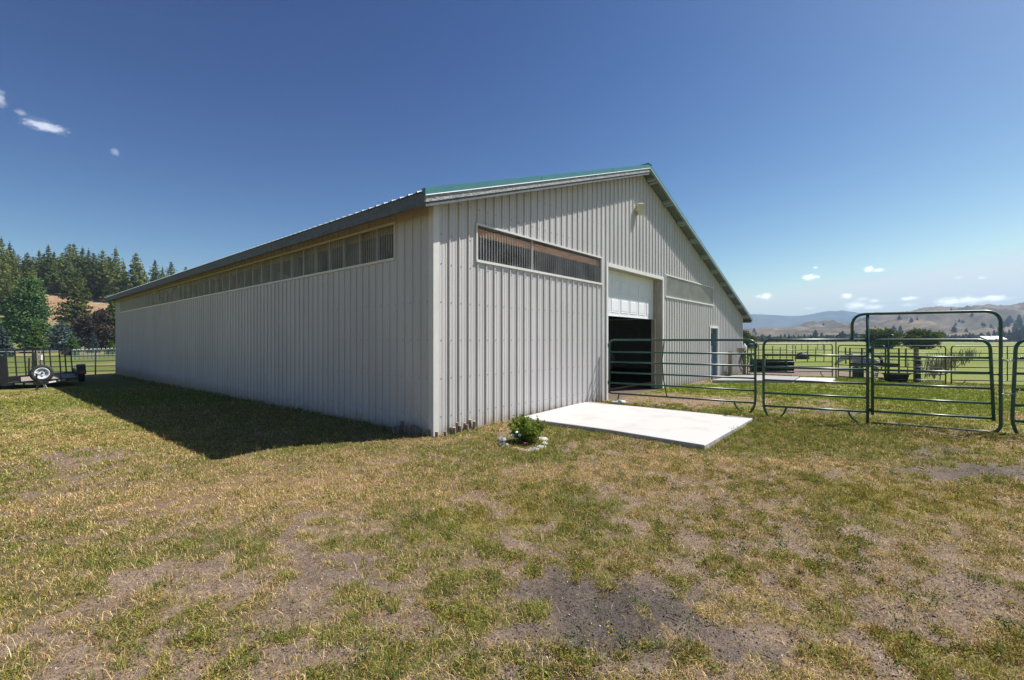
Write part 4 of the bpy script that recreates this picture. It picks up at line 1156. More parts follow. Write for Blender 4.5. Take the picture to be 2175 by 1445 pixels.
# ------------------------------------------------------------------ things in and behind the doorway
# green gate inside the barn
q0, q1 = bw(da + 1.75, 2.9, 0), bw(da + 3.4, 3.1, 0)
ang, L = frame_axes(q0, q1)
ig = empty('stall_gate', (q0.x, q0.y, 0), ang, 'green pipe gate standing in the dark doorway', 'gate')
tube_part('frame', fillet([(0, 0, .1), (0, 0, 1.62), (L, 0, 1.62), (L, 0, .1)], .12, 6), .024, ig, n=8)
for z in (1.0, .7, .42, .15): tube_part('rail', [(0, 0, z), (L, 0, z)], .018, ig, n=8)
bk = bw(db - .42, 1.7, 0)
be = empty('feed_bucket', (bk.x, bk.y, .62), 0, 'purple bucket hung inside the doorway', 'bucket')
mb = MB(); mb.lathe([(.001, 0), (.12, 0), (.15, .32), (.158, .32), (.158, .34), (.145, .34), (.125, .02), (.001, .02)], 16); mb.build('body', M['purple'], be, smooth=True)
mb = MB(); mb.tube([(.155 * math.cos(t), 0, .33 + .16 * math.sin(t)) for t in np.linspace(0, math.pi, 10)], .004, 5); mb.build('handle', M['zinc'], be)
for i, (d1, d2, lab) in enumerate((((.5, 1.6), (1.9, 1.0), 'long pale board lying on the barn floor'), ((.9, 2.0), (2.3, 1.35), 'darker board lying behind the pale one'))):
    mb = MB(); a_, b_ = bw(da + d1[0], d1[1], .03), bw(da + d2[0], d2[1], .035)
    mb.beam(a_, b_, .12, .04)
    tag(mb.build('board', M['cut_wood'] if i == 0 else M['old_wood']), lab, 'board', 'boards on the barn floor')
mb = MB(); mb.tube([bw(db - .07, REC - .06, od_z0), bw(db - .065, REC - .06, 1.2), bw(db - .08, REC - .06, .3), bw(db - .06, REC - .07, .02)], .011, 6)
tag(mb.build('rope', M['white_plastic']), 'pale pull rope hanging by the door jamb', 'rope')
hs = MB(); c_ = bw(da + 2.3, 2.9, .98)
for k in range(3): hs.tube([c_ + U1 * (.28 * math.cos(t)) + V1 * (.03 * k - .05) + Vector((0, 0, .09 * math.sin(t) - .03 * k)) for t in np.linspace(math.pi, 2 * math.pi + .6, 14)], .012, 6)
tag(hs.build('cord', M['white_plastic']), 'pale coiled cord slung over the stall gate', 'cord')
# hitching rail, hose, jug and box at the barn's far corner
hp = at(1551, 800)
hr = empty('hitching_rail', (hp.x, hp.y, 0), 0, 'wooden hitching rail with a pale pipe top at the barn end', 'rail')
e2 = at(1581, 797); e2 = e2 - hp
for v in (Vector((0, 0, 0)), e2):
    mb = MB(); mb.tube([v + Vector((0, 0, -.1)), v + Vector((0, 0, 1.10))], .075, 10); mb.build('post', M['old_wood'], hr)
mb = MB(); mb.tube([Vector((-.05, 0, .98)), e2 + Vector((.05, 0, .98))], .045, 10); mb.build('pipe', M['galv'], hr, smooth=True)
gh = MB(); c_ = hp + e2
for k in range(7):
    w = .10 + .045 * k
    pts = [c_ + Vector((w * math.sin(t) * (1 if k % 2 else -.8), -.10 - .01 * k, 1.03 - (.25 + .12 * k) * (1 - math.cos(t)) / 2 * (1.05))) for t in np.linspace(-math.pi * .93, math.pi * .93, 22)]
    gh.tube(pts, .013, 6)
tag(gh.build('garden_hose', M['hose'], smooth=True), 'green garden hose looped over the hitching rail post', 'hose')
jg = c_ + Vector((.02, .02, 1.10))
mb = MB(); mb.lathe([(.001, 0), (.09, 0), (.10, .03), (.10, .2), (.05, .28), (.03, .3), (.03, .34), (.001, .34)], 12, c=jg)
tag(mb.build('jug', M['white_plastic'], smooth=True), 'white plastic jug on the hitching rail post', 'jug')
mb = MB(); q = hp + e2 * .72; mb.box(q.x - .13, q.x + .13, q.y - .1, q.y + .1, 1.026, 1.22)
mb.box(q.x - .135, q.x + .135, q.y - .105, q.y + .105, 1.222, 1.245)
tag(mb.build('box', M['cardboard']), 'small brown box resting on the hitching rail', 'box')
# yard hydrant
yh = at(1624, 797.5)
hy = empty('yard_hydrant', (yh.x, yh.y, 0), .3, 'galvanised yard hydrant with a red head', 'hydrant')
tube_part('pipe', [(0, 0, -.05), (0, 0, .74)], .024, hy, 'galv', 8)
mb = MB(); mb.lathe([(.001, .74), (.04, .74), (.045, .80), (.04, .90), (.03, .93), (.001, .93)], 10); mb.tube([(.0, 0, .82), (.09, 0, .80), (.11, 0, .76)], .018, 6); mb.build('head', M['red'], hy, smooth=True)
mb = MB(); mb.tube([(-.02, 0, .93), (.07, 0, .92), (.2, 0, .82)], .014, 6); mb.build('handle', M['red'], hy)
# black grid mats stacked on edge
k0, k1 = at(1598, 796.5), at(1690, 798)
ang, L = frame_axes(k0, k1)
gm = empty('grid_mat_stack', (k0.x, k0.y + .12, .1), ang, 'stack of black plastic grid mats standing on edge at the pad', 'mats')
for k in range(3):
    mb = MB(); y = .06 * k
    hgt = .56 + .03 * k
    for x in np.linspace(0, L, 17): mb.box(x - .014, x + .014, y, y + .045, 0, hgt)
    for z in np.linspace(.014, hgt - .014, 6): mb.box(0.015, L - .015, y + .003, y + .042, z - .012, z + .012)
    mb.build('grid_mat', M['black_plastic'], gm)
mb = MB(); mb.box(0, L, .19, .22, 0, .6); mb.build('backing_mat', M['rubber'], gm)

# ------------------------------------------------------------------ paddock: feeder, pony, tub, posts
f0 = at(1828, 804); f1 = f0 + Vector((1.50, -.12, 0))
ang, L = frame_axes(f0, f1)
hf = empty('hay_feeder', (f0.x, f0.y, 0), ang, 'black hay feeder with an upright wire rack', 'feeder')
W_ = .75
for (x, y) in ((.05, 0), (L, 0), (.05, W_), (L, W_)):
    mb = MB(); mb.box(x - .022, x + .022, y - .022, y + .022, 0.0, 1.26); mb.build('leg', M['black_metal'], hf)
mb = MB(); mb.box(.03, L + .02, -.03, 0, .47, .62); mb.box(.03, L + .02, W_, W_ + .03, .47, .62); mb.box(.03, .06, 0, W_, .47, .62); mb.box(L - .01, L + .02, 0, W_, .47, .62); mb.box(.06, L - .01, 0, W_, .47, .50)
mb.build('trough', M['black_plastic'], hf)
for y in (0, W_):
    mb = MB(); mb.tube([(.05, y, 1.25), (L, y, 1.25)], .012, 6); mb.tube([(.05, y, 1.02), (L, y, 1.02)], .008, 6)
    for x in np.linspace(.12, L - .06, 18): mb.tube([(x, y, 1.25), (x, y + (.2 if y == 0 else -.2), .64)], .004, 5)
    mb.build('rack', M['wire'], hf)
mb = MB(); mb.box(.02, .20, .1, .55, 0, .44); mb.build('bucket_base', M['black_plastic'], hf)

def skin_body(name, joints, edges, root, mat_, parent, levels=2):
    me = bpy.data.meshes.new(name)
    names = list(joints)
    me.from_pydata([joints[k][0] for k in names], [(names.index(a_), names.index(b_)) for a_, b_ in edges], [])
    me.materials.append(mat_)
    o = bpy.data.objects.new(name, me); COL.objects.link(o); o.parent = parent
    md = o.modifiers.new('skin', 'SKIN'); md.use_smooth_shade = True
    if not me.skin_vertices: bpy.context.view_layer.update()
    for i, k in enumerate(names):
        sv = me.skin_vertices[0].data[i]
        r_ = joints[k][1]; sv.radius = r_ if isinstance(r_, tuple) else (r_, r_)
        sv.use_root = (k == root)
    sb = o.modifiers.new('smooth', 'SUBSURF'); sb.levels = levels; sb.render_levels = levels
    return o
# pony faces away from us, head lowered to the feeder's far side; x forward in its own frame
py_at = at(1866, 803.5)
pn = empty('pony', (py_at.x - .20, py_at.y + .62, 0), R(158), 'small white pony feeding behind the black hay feeder', 'pony')
J = {'pelvis': ((-.42, 0, .80), (.165, .17)), 'belly': ((-.12, 0, .76), (.19, .20)), 'chest': ((.22, 0, .77), (.17, .20)), 'withers': ((.36, 0, .84), (.12, .15)),
     'neck': ((.56, 0, .84), (.085, .12)), 'poll': ((.80, 0, .74), (.07, .085)), 'face': ((.92, 0, .60), (.055, .065)), 'muzzle': ((1.00, 0, .47), (.045, .05))}
E = [('pelvis', 'belly'), ('belly', 'chest'), ('chest', 'withers'), ('withers', 'neck'), ('neck', 'poll'), ('poll', 'face'), ('face', 'muzzle')]
for s_, n_ in ((-1, 'l'), (1, 'r')):
    J['hip' + n_] = ((-.45, s_ * .10, .68), .115); J['stifle' + n_] = ((-.38, s_ * .11, .52), .085); J['hock' + n_] = ((-.53, s_ * .11, .33), .042); J['fet' + n_] = ((-.50, s_ * .11, .10), .030); J['hoof' + n_] = ((-.47, s_ * .11, .02), .040)
    E += [('pelvis', 'hip' + n_), ('hip' + n_, 'stifle' + n_), ('stifle' + n_, 'hock' + n_), ('hock' + n_, 'fet' + n_), ('fet' + n_, 'hoof' + n_)]
    J['sho' + n_] = ((.26, s_ * .10, .60), .09); J['elb' + n_] = ((.22, s_ * .10, .50), .06); J['knee' + n_] = ((.26, s_ * .10, .30), .038); J['ffet' + n_] = ((.25, s_ * .10, .09), .028); J['fhoof' + n_] = ((.28, s_ * .10, .02), .038)
    E += [('chest', 'sho' + n_), ('sho' + n_, 'elb' + n_), ('elb' + n_, 'knee' + n_), ('knee' + n_, 'ffet' + n_), ('ffet' + n_, 'fhoof' + n_)]
    J['ear' + n_] = ((.80, s_ * .06, .84), .018); J['eart' + n_] = ((.82, s_ * .075, .92), .008)
    E += [('poll', 'ear' + n_), ('ear' + n_, 'eart' + n_)]
skin_body('body', J, E, 'pelvis', M['coat'], pn)
mb = MB(); mb.tube([(-.56, 0, .88), (-.66, .02, .80), (-.69, .03, .60), (-.66, .03, .34)], [.03, .055, .06, .015], 8); mb.build('tail', M['mane'], pn, smooth=True)
mb = MB(); mb.tube([(.34, 0, .98), (.52, .03, .96), (.68, .03, .90), (.80, .02, .83)], [.02, .035, .035, .02], 6); mb.build('mane', M['mane'], pn, smooth=True)

tb = at(1914, 811.5)
te = empty('stock_tub', (tb.x, tb.y + .22, 0), R(-4), 'black oval rubber stock tub on the grass', 'tub')
mb = MB(); n = 28
def oval(ax_, ay_, z): return [(ax_ * math.copysign(abs(math.cos(t)) ** .6, math.cos(t)), ay_ * math.copysign(abs(math.sin(t)) ** .6, math.sin(t)), z) for t in [2 * math.pi * k / n for k in range(n)]]
rings = [oval(.33, .21, 0), oval(.345, .225, .06), oval(.37, .245, .16), oval(.39, .26, .27), oval(.44, .30, .28), oval(.445, .305, .305), oval(.40, .27, .31), oval(.37, .245, .2), oval(.33, .21, .04)]
for i in range(len(rings) - 1): mb.add(rings[i] + rings[i + 1], [(k, (k + 1) % n, n + (k + 1) % n, n + k) for k in range(n)])
mb.add(rings[-1], [tuple(range(n))])
mb.build('tub', M['rubber'], te, smooth=True)

wp = at(1946, 812)
mb = MB(); mb.tube([(wp.x, wp.y, -.1), (wp.x, wp.y, .7), (wp.x + .005, wp.y, 1.33)], [.083, .08, .078], 12)
tag(mb.build('gate_post', M['old_wood']), 'stout round wooden post beside the stock tub', 'post')
bp_ = at(1955, 813)
bpe = empty('bracket_post', (bp_.x, bp_.y + .08, 0), 0, 'black double post with pale brackets behind the wooden post', 'post')
for x in (-.045, .045):
    mb = MB(); mb.box(x - .03, x + .03, -.03, .03, 0, .92); mb.build('upright', M['black_metal'], bpe)
for z in (.12, .38, .64):
    mb = MB(); mb.box(-.10, .10, -.045, -.032, z, z + .035); mb.build('bracket', M['galv'], bpe)
# brush fence of dead stalks running back from there
rnd = random.Random(11)
bf = MB()
A_, B_ = at(1962, 805), at(2068, 757.5)
for k in range(150):
    t = rnd.random() ** 1.4
    p = A_.lerp(B_, t) + Vector((rnd.gauss(0, .22), rnd.gauss(0, .3), 0))
    h_ = rnd.uniform(.45, 1.05) * (1 if t < .75 else .9)
    q = p + Vector((rnd.gauss(0, .22), rnd.gauss(0, .2), h_))
    m_ = p.lerp(q, .5) + Vector((rnd.gauss(0, .05), 0, 0))
    w = rnd.uniform(.010, .028)
    bf.tube([p, m_, q], [w, w * .8, w * .35], 5)
    if rnd.random() < .5: bf.tube([m_, m_ + Vector((rnd.gauss(0, .25), rnd.gauss(0, .1), rnd.uniform(.1, .4)))], [w * .5, .004], 4)
tag(bf.build('brush_fence', M['old_wood']), 'ragged fence line of dead gray stalks by the lawn', 'brush fence', kind='stuff')

# wire fences in the pasture
grp = 'thin fence posts out in the pasture'
for i, (px, py, hh) in enumerate([(1597, 772, 1.2), (1612, 772, 1.2), (1642, 771, 1.2), (1657, 770, 1.1), (1683, 770, 1.25), (1690, 769.5, 1.2), (1715, 770, 1.2), (1732, 768, 1.05), (1750, 769, 1.25),
                                  (1703, 744, 1.1), (1716, 744, 1.1), (1737, 744, 1.1), (1749, 744, 1.1), (1797, 773, 1.1), (1924, 779, 1.1)]):
    p = at(px, py)
    mb = MB(); mb.tube([(p.x, p.y, -.1), (p.x + random.uniform(-.05, .05), p.y, hh)], .032 if i < 9 else .05, 6)
    tag(mb.build('fence_post', M['old_wood'] if i % 3 else M['t_post']), 'thin post in the far wire fence across the pasture', 'post', grp)
for (pa, pb, z_) in (((1590, 772), (1755, 769), (.35, .7, 1.05)), ((1690, 744), (1760, 744), (.9,))):
    for z in z_:
        mb = MB(); mb.tube([at(*pa) + Vector((0, 0, z)), at(*pb) + Vector((0, 0, z))], .010, 5)
        tag(mb.build('fence_wire', M['wire']), 'strand of wire strung between the far pasture posts', 'wire', 'fence wires in the pasture')
mb = MB(); p = at(1704, 763)
for k in range(7): mb.tube([(p.x + .15 * k - .5, p.y, .1), (p.x + .12 * k - .3, p.y, .42 + .08 * (k % 3))], .08, 6)
mb.lathe([(.001, 0), (.55, 0), (.5, .3), (.3, .5), (.001, .55)], 12, c=(p.x, p.y, 0))
tag(mb.build('tarp_heap', M['black_plastic']), 'dark covered heap beside the far fence', 'heap')

# ------------------------------------------------------------------ utility trailer on the left
tx, ty = -18.4, 17.8
tz = gzf(tx, ty)
tr = empty('utility_trailer', (tx, ty, tz), R(45.8), 'black open utility trailer with a spare wheel on its front rail and tall rear ramp', 'trailer')
tr.rotation_euler = (0, R(-3.2), R(45.8))
# own frame: x across (right when seen from the yard), y towards the tail, z up
TW, TLn, DZ = 1.05, 3.5, 0.30
RAILZ = 0.50
mb = MB(); mb.box(-TW + .03, TW - .03, .03, TLn, DZ - .03, DZ); mb.build('deck', M['deck_wood'], tr)
mb = MB()
for x in (-TW, TW): mb.box(x - .03, x + .03, 0, TLn, DZ - .10, DZ + .005)
mb.box(-TW + .03, TW - .03, -.03, .03, DZ - .10, DZ + .004); mb.box(-TW + .03, TW - .03, TLn, TLn + .05, DZ - .10, DZ + .004)
for y in (.9, 1.8, 2.7): mb.box(-TW + .03, TW - .03, y - .02, y + .02, DZ - .11, DZ - .032)
mb.build('frame', M['black_metal'], tr)
mb = MB()
mb.beam((-TW, 0, RAILZ), (TW, 0, RAILZ), .05, .05)
for x in (-TW, TW): mb.beam((x, 0.026, RAILZ - .001), (x, TLn, RAILZ - .001), .05, .05)
for x in (-TW, -.55, .55, TW): mb.beam((x, 0, DZ), (x, 0, RAILZ - .026), .05, .05, up=(0, 1, 0))
for x in (-TW, TW):
    for y in (.9, 1.75, 2.6, TLn): mb.beam((x, y, DZ), (x, y, RAILZ - .027), .05, .05, up=(0, 1, 0))
mb.build('side_rail', M['black_metal'], tr)
# rear ramp, standing up
RB, RT = DZ, 1.46
rp = MB()
tilt = lambda z: TLn + .07 + (z - RB) * .06
rp.beam((-1.0, tilt(RT), RT), (1.0, tilt(RT), RT), .05, .05); rp.beam((-1.0, tilt(RB), RB + .03), (1.0, tilt(RB), RB + .03), .05, .05)
for x in (-1.0, 1.0): rp.beam((x, tilt(RB), RB), (x, tilt(RT), RT - .026), .05, .05, up=(0, 1, 0))
for x in (-.74, -.46, -.2, -.12, .12, .32, .62, .8): rp.beam((x, tilt(RB), RB + .056), (x, tilt(RT), RT - .026), .05, .04, up=(0, 1, 0))
rp.build('ramp', M['black_metal'], tr)
mb = MB(); mb.obox((.81, tilt(1.25) - .06, 1.22), (.15, 0, 0), (0, .015, 0), (0, .01, .06)); mb.build('plate_holder', M['black_metal'], tr)
mb = MB(); mb.box(-TW - .06, -TW + .19, .10, .16, DZ, 1.30); mb.box(-TW - .06, -TW + .50, .165, .40, DZ, DZ + .22)
mb.build('tool_box', M['black_metal'], tr)
def wheel(parent, c, ax, rad, wid, rim_m, name='wheel'):
    mb = MB()
    mb.lathe([(rad * .60, -wid * .42), (rad * .72, -wid * .5), (rad * .90, -wid * .5), (rad * .985, -wid * .36), (rad, -wid * .15), (rad, wid * .15), (rad * .985, wid * .36), (rad * .90, wid * .5), (rad * .72, wid * .5), (rad * .60, wid * .42), (rad * .60, -wid * .42)], 36, c=c, ax=ax)
    w = mb.build(name, M['rubber'], parent, smooth=True)
    mb = MB()
    mb.lathe([(.001, wid * .12), (rad * .13, wid * .14), (rad * .15, wid * .2), (rad * .19, wid * .2), (rad * .24, wid * .10), (rad * .40, wid * .20), (rad * .47, wid * .08), (rad * .53, wid * .40), (rad * .60, wid * .46), (rad * .64, wid * .46), (rad * .63, wid * .42)], 32, c=c, ax=ax)
    mb.build('rim', rim_m, w, smooth=True)
    a_ = Vector(ax).normalized(); ref = Vector((0, 0, 1)); u = a_.cross(ref).normalized(); v = a_.cross(u)
    mb = MB()
    for k in range(5):
        t = 2 * math.pi * k / 5 + .3
        q = Vector(c) + a_ * wid * .19 + (u * math.cos(t) + v * math.sin(t)) * rad * .34
        mb.lathe([(.001, .012), (.02, .010), (.02, -.004)], 8, c=q, ax=ax)
    mb.lathe([(.001, .03), (.028, .028), (.03, 0)], 10, c=Vector(c) + a_ * wid * .14, ax=ax)
    mb.build('hub_bolts', M['black_metal'], w)
    return w
sw = wheel(tr, (.04, -.14, .56), (0.04, -1, .14), .34, .20, M['rim_white'], 'spare_wheel')
for sx in (-1, 1):
    for y in (1.45,):
        wheel(tr, (sx * (TW + .16), y, .33), (sx, 0, 0), .33, .20, M['rim_white'])
    mb = MB()
    pts = [(1.00, .34), (1.02, .55), (1.12, .72), (1.45, .76), (1.78, .72), (1.88, .55), (1.90, .34)]
    x0_, x1_ = sorted((sx * (TW + .032), sx * (TW + .30)))
    for (a_, b_) in zip(pts, pts[1:]):
        mb.add([(x0_, a_[0], a_[1]), (x1_, a_[0], a_[1]), (x1_, b_[0], b_[1]), (x0_, b_[0], b_[1]), (x0_, a_[0], a_[1] - .012), (x1_, a_[0], a_[1] - .012), (x1_, b_[0], b_[1] - .012), (x0_, b_[0], b_[1] - .012)],
               [(0, 1, 2, 3), (4, 7, 6, 5), (0, 4, 5, 1), (3, 2, 6, 7), (0, 3, 7, 4), (1, 5, 6, 2)])
    fd = mb.build('fender', M['black_metal'], tr)
    mb = MB(); mb.box(x0_ + .05, x1_ - .05, .985, .999, .40, .46); mb.build('marker_lamp', M['red'], fd)
mb = MB()
for sx in (-1, 1): mb.beam((sx * .75, .05, DZ - .055), (sx * .05, -1.15, DZ - .055), .06, .10)
mb.box(-.07, .07, -1.30, -1.06, DZ - .10, DZ + .0); mb.lathe([(.001, .09), (.05, .08), (.06, .0), (.055, -.05)], 12, c=(0, -1.36, DZ - .05))
tg = mb.build('tongue', M['black_metal'], tr)
for sx in (-1, 1):
    for t in (.15, .55):
        a_, b_ = Vector((sx * .75, .05, DZ - .055)), Vector((sx * .05, -1.15, DZ - .055))
        d = (b_ - a_); p = a_ + d * t + Vector((sx * .028, -.02, 0)); q = a_ + d * (t + .28) + Vector((sx * .028, -.02, 0))
        mb = MB(); mb.beam(p, q, .03, .05); mb.build('reflective_tape', M['tape'], tg)
mb = MB(); mb.tube([(-.10, -1.0, .04), (-.10, -1.0, .62)], .03, 8); mb.tube([(-.10, -1.0, .62), (-.22, -1.02, .64)], .012, 6); mb.lathe([(.001, 0), (.09, 0), (.09, .02), (.03, .03)], 10, c=(-.10, -1.0, .0)); mb.tube([(-.10, -1.0, .36), (0, -1.05, .3)], .025, 6)
mb.build('jack', M['black_metal'], tr)
mb = MB()
mb.tube([(.05, -1.25, .22), (.10, -1.32, .08), (.16, -1.2, .04), (.10, -1.05, .2)], .012, 5); mb.tube([(-.05, -1.25, .22), (-.12, -1.34, .10), (-.16, -1.2, .05)], .010, 5)
mb.build('safety_chains', M['zinc'], tr)

# ------------------------------------------------------------------ pipe fence beyond the trailer, old posts, meadow pickets
fA = bw(0.0, BL + .15, 0); fdir = Vector((-0.955, -0.296, 0)).normalized()
def fpt(d): p = fA + fdir * d; p.z = gzf(p.x, p.y); return p
pf = empty('pipe_fence', (fA.x, fA.y, 0), 0, 'gray steel pipe fence joining the rear corner of the barn', 'fence')
zs = (1.36, 1.08, .80, .52, .24)
posts = [0.9, 3.3, 5.7, 8.1, 10.5]
for d in posts:
    p = fpt(d); mb = MB(); mb.tube([p + Vector((0, 0, -.1)), p + Vector((0, 0, 1.40))], .034, 8); mb.build('post', M['galv'], pf, world=True, smooth=True)
for z in zs:
    mb = MB(); mb.tube([fpt(d) + Vector((0, 0, z)) for d in (0, 10.6)], .021 if z < 1.3 else .03, 8); mb.build('rail', M['galv'], pf, world=True, smooth=True)
for i, (px, py, r_, h_, m_, lab) in enumerate([(61, 795, .045, 1.05, 'old_wood', 'thin weathered wooden post behind the trailer deck'), (68, 794, .03, 1.35, 't_post', 'green steel post behind the trailer'),
                                               (74, 795, .10, 1.35, 'old_wood', 'stout wooden corner post behind the trailer'), (86, 790, .045, 1.15, 'old_wood', 'thin wooden post with a white cap behind the trailer')]):
    Y = 24.2; p = at_y(px, py, Y); p.z = gzf(p.x, p.y)
    e = empty('fence_post', p, 0, lab, 'post', 'old posts behind the trailer')
    mb = MB(); mb.tube([(0, 0, -.1), (.02, 0, h_)], r_, 8); mb.build('shaft', M[m_], e)
    if i == 3:
        mb = MB(); mb.tube([(.02, 0, h_ - .22), (.02, 0, h_ + .05)], .06, 8); mb.build('cap', M['white_plastic'], e)
pk = empty('picket_fence', (-40, 44, gzf(-40, 44)), 0, 'low wire fence of thin stakes with white tops in the meadow', 'fence')
for i in range(34):
    px = 150 + i * 2.95; Y = 45 + .15 * i
    p = at_y(px, 760, Y); p.z = gzf(p.x, p.y)
    mb = MB(); mb.tube([p, p + Vector((0, 0, 1.0 + random.uniform(-.12, .1)))], .022, 5)
    st = mb.build('stake', M['galv'] if i % 3 else M['t_post'], pk, world=True)
    if i % 3 != 1:
        mb = MB(); mb.tube([p + Vector((0, 0, .96)), p + Vector((0, 0, 1.06))], .036, 5); mb.build('stake_top', M['white_plastic'], st, world=True)
for z in (.35, .9):
    mb = MB(); pts = []
    for px in (150, 247): 
        p = at_y(px, 760, 45 + .15 * (px - 150) / 2.95); p.z = gzf(p.x, p.y) + z; pts.append(p)
    mb.tube(pts, .012, 5); mb.build('wire', M['wire'], pk, world=True)

# ------------------------------------------------------------------ trees
def conifer_parts(seed, h, base, wid, n_whorl, droop, tuft, dens, tufts, trunk_r, top_pow=1.0, ragged=.25, leaf=.34):
    """needle quads and trunk/limbs of a conifer of height h: wid = greatest half width, base = height of the lowest limbs"""
    rng = np.random.default_rng(seed)
    C, Sz = [], []
    tb_ = MB()
    lean = rng.normal(0, .012, 2) * h
    def axis(z): t = z / h; return np.array([lean[0] * t * t, lean[1] * t * t, z])
    tb_.tube([tuple(axis(z)) for z in np.linspace(0, h * .97, 7)], list(np.linspace(trunk_r, trunk_r * .12, 7)), 7)
    for i in range(n_whorl):
        f = (i + rng.uniform(-.3, .3)) / n_whorl
        f = min(max(f, 0), .985)
        z = base + (h - base) * f
        env = wid * (min(1.0, (1 - f) ** top_pow * 1.25) if f > .12 else .80 + 1.4 * f)
        nb = int(rng.integers(4, 7))
        a0_ = rng.uniform(0, 6.28)
        for b_ in range(nb):
            a_ = a0_ + 6.28 * b_ / nb + rng.normal(0, .25)
            L_ = env * rng.uniform(1 - ragged * 1.4, 1 + ragged)
            if L_ < .06: L_ = .06
            d = np.array([math.cos(a_), math.sin(a_), 0.0])
            p0 = axis(z)
            up = .22 - droop * (1 - f) * 1.0
            tip = p0 + d * L_ + np.array([0, 0, L_ * (up + rng.normal(0, .08))])
            if L_ > .5 and rng.random() < .45: tb_.tube([tuple(p0), tuple(p0 * .45 + tip * .55), tuple(tip)], [.045 * trunk_r / .22, .03 * trunk_r / .22, .008], 4)
            k = max(2, int(L_ / wid * tufts * rng.uniform(.8, 1.2)))
            for q in range(k):
                t = (q + .7) / k
                if t < .22: continue
                c = p0 + (tip - p0) * t + np.array([0, 0, -.10 * L_ * math.sin(math.pi * t) * droop * 2])
                side = np.array([-d[1], d[0], 0]) * rng.normal(0, .16 * L_ * (1 - .4 * t))
                m_ = dens
                tp_f = 1 - .55 * f
                C.append(c + side + rng.normal(0, tuft * tp_f, (m_, 3)) * np.array([1, 1, .55])); Sz.append(np.full(m_, leaf * tp_f))
    top = axis(h * .985)
    C.append(top + rng.normal(0, 1, (dens * 3, 3)) * np.array([.07, .07, .6]) * tuft * 2); Sz.append(np.full(dens * 3, leaf * .4))
    C = np.concatenate(C); Sz = np.concatenate(Sz)
    return leaf_quads(C, Sz, rng, .25, 1.9), tb_
def tree_proto(name, leaf_mat_, V, tb_, crown='crown', h=1.0):
    e = empty(name, (0, 0, 0), 0)
    tb_.build('trunk', M['bark'], e, smooth=True)
    quad_mesh(crown, V, leaf_mat_, e)
    return e
used = set()
def plant(proto, x, y, z, h, h0, rz, label, cat='tree', group=None, wide=1.0):
    if proto.name in used: o = copy_tree(proto)
    else: o = proto; used.add(proto.name)
    o.location = (x, y, z); k = h / h0
    o.scale = (k * wide, k * wide, k); o.rotation_euler = (0, 0, rz)
    tag(o, label, cat, group)
    return o
H0 = 14.0
pines = [tree_proto('pine_tree', M['pine'], *conifer_parts(s_, H0, b_, w_, 30, d_, .24, 5, 10, .24, tp_, .40, .40))
         for s_, b_, w_, d_, tp_ in ((1, 1.6, 2.9, .25, .85), (2, 2.2, 2.7, .2, 1.0), (3, 1.2, 3.1, .3, .72), (4, 2.6, 2.5, .15, .66))]
PX = [(3, 505, 118), (20, 516, 126), (40, 541, 140), (57, 537, 135), (82, 532, 134), (103, 521, 132), (143, 518, 136), (157, 519, 138), (176, 526, 138), (187, 531, 134), (200, 537, 138), (218, 533, 136),
      (247, 527, 134), (262, 556, 140), (125, 548, 134), (150, 560, 132), (192, 556, 136), (234, 548, 138), (222, 566, 142), (288, 538, 136), (328, 552, 150), (345, 567, 160), (364, 556, 150), (394, 567, 162), (306, 575, 142),
      (30, 560, 114), (64, 566, 116), (8, 556, 110), (46, 585, 112), 
      (-30, 500, 122), (-62, 512, 128), (-14, 540, 112), (15, 600, 104), (28, 530, 138), (70, 545, 140), (12, 530, 142), (92, 540, 142), (160, 535, 142), (206, 550, 142), (230, 545, 144), (115, 535, 146), (52, 552, 146), (175, 548, 146), (36, 600, 106), (76, 598, 110), (112, 545, 132), (130, 536, 140), (168, 545, 140)]
for i, (px, py, Y) in enumerate(PX):
    p = at_y(px, py, Y)
    zb = float(hillside_z(np.array([p.x]), np.array([p.y]))[0]) - .3
    h_ = p.z - zb
    plant(pines[i % 4], p.x, p.y, zb, h_, H0, random.uniform(0, 6.28), 'tall dark pine in the stand covering the hillside', 'tree', 'pines on the hillside', .92 * (H0 / h_) ** .25)
bigpine = tree_proto('pine_tree', M['pine'], *conifer_parts(12, H0, .9, 3.0, 32, .28, .26, 6, 10, .26, .75, .30, .42))
Y = 100; p = at_y(163, 572, Y); zb = float(hillside_z(np.array([p.x]), np.array([p.y]))[0]); 
plant(bigpine, p.x, p.y, max(zb, 2.2), p.z - max(zb, 2.2), H0, .4, 'broad bushy pine standing alone at the foot of the slope', 'tree')
def place_tree(proto, h0, px, top, base, Y, label, wide=1.0, cat='tree', group=None, rz=0.0):
    p = at_y(px, top, Y); zb = gzf(p.x, p.y) - .05
    r_ = (p.y - p.x) / math.sqrt(2)
    if r_ > 112: zb = float(hillside_z(np.array([p.x]), np.array([p.y]))[0])
    return plant(proto, p.x, p.y, zb, p.z - zb, h0, rz, label, cat, group, wide)
spr = lambda nm, m_, seed, wid, tp_=.95, base=.25: tree_proto(nm, M[m_], *conifer_parts(seed, 6.0, base, wid * .72, 24, .40, .13, 9, 11, .10, tp_, .14, .26))
place_tree(spr('spruce_tree', 'spruce_green', 21, 2.6), 6, 72, 683, 742, 70, 'light green spruce with layered skirts below the leafy tree', rz=.5)
place_tree(spr('spruce_tree', 'spruce_blue', 22, 3.4, .62), 6, 130, 681, 742, 76, 'broad dark blue spruce behind the trailer ramp', rz=1.0)
place_tree(spr('spruce_tree', 'spruce_green', 23, 2.3), 6, 152, 710, 748, 58, 'small bright green spruce beside the trailer ramp', rz=2.0)
place_tree(spr('spruce_tree', 'spruce_blue', 24, 2.0), 6, 197, 703, 742, 66, 'small silvery blue spruce before the maroon tree', rz=.3)
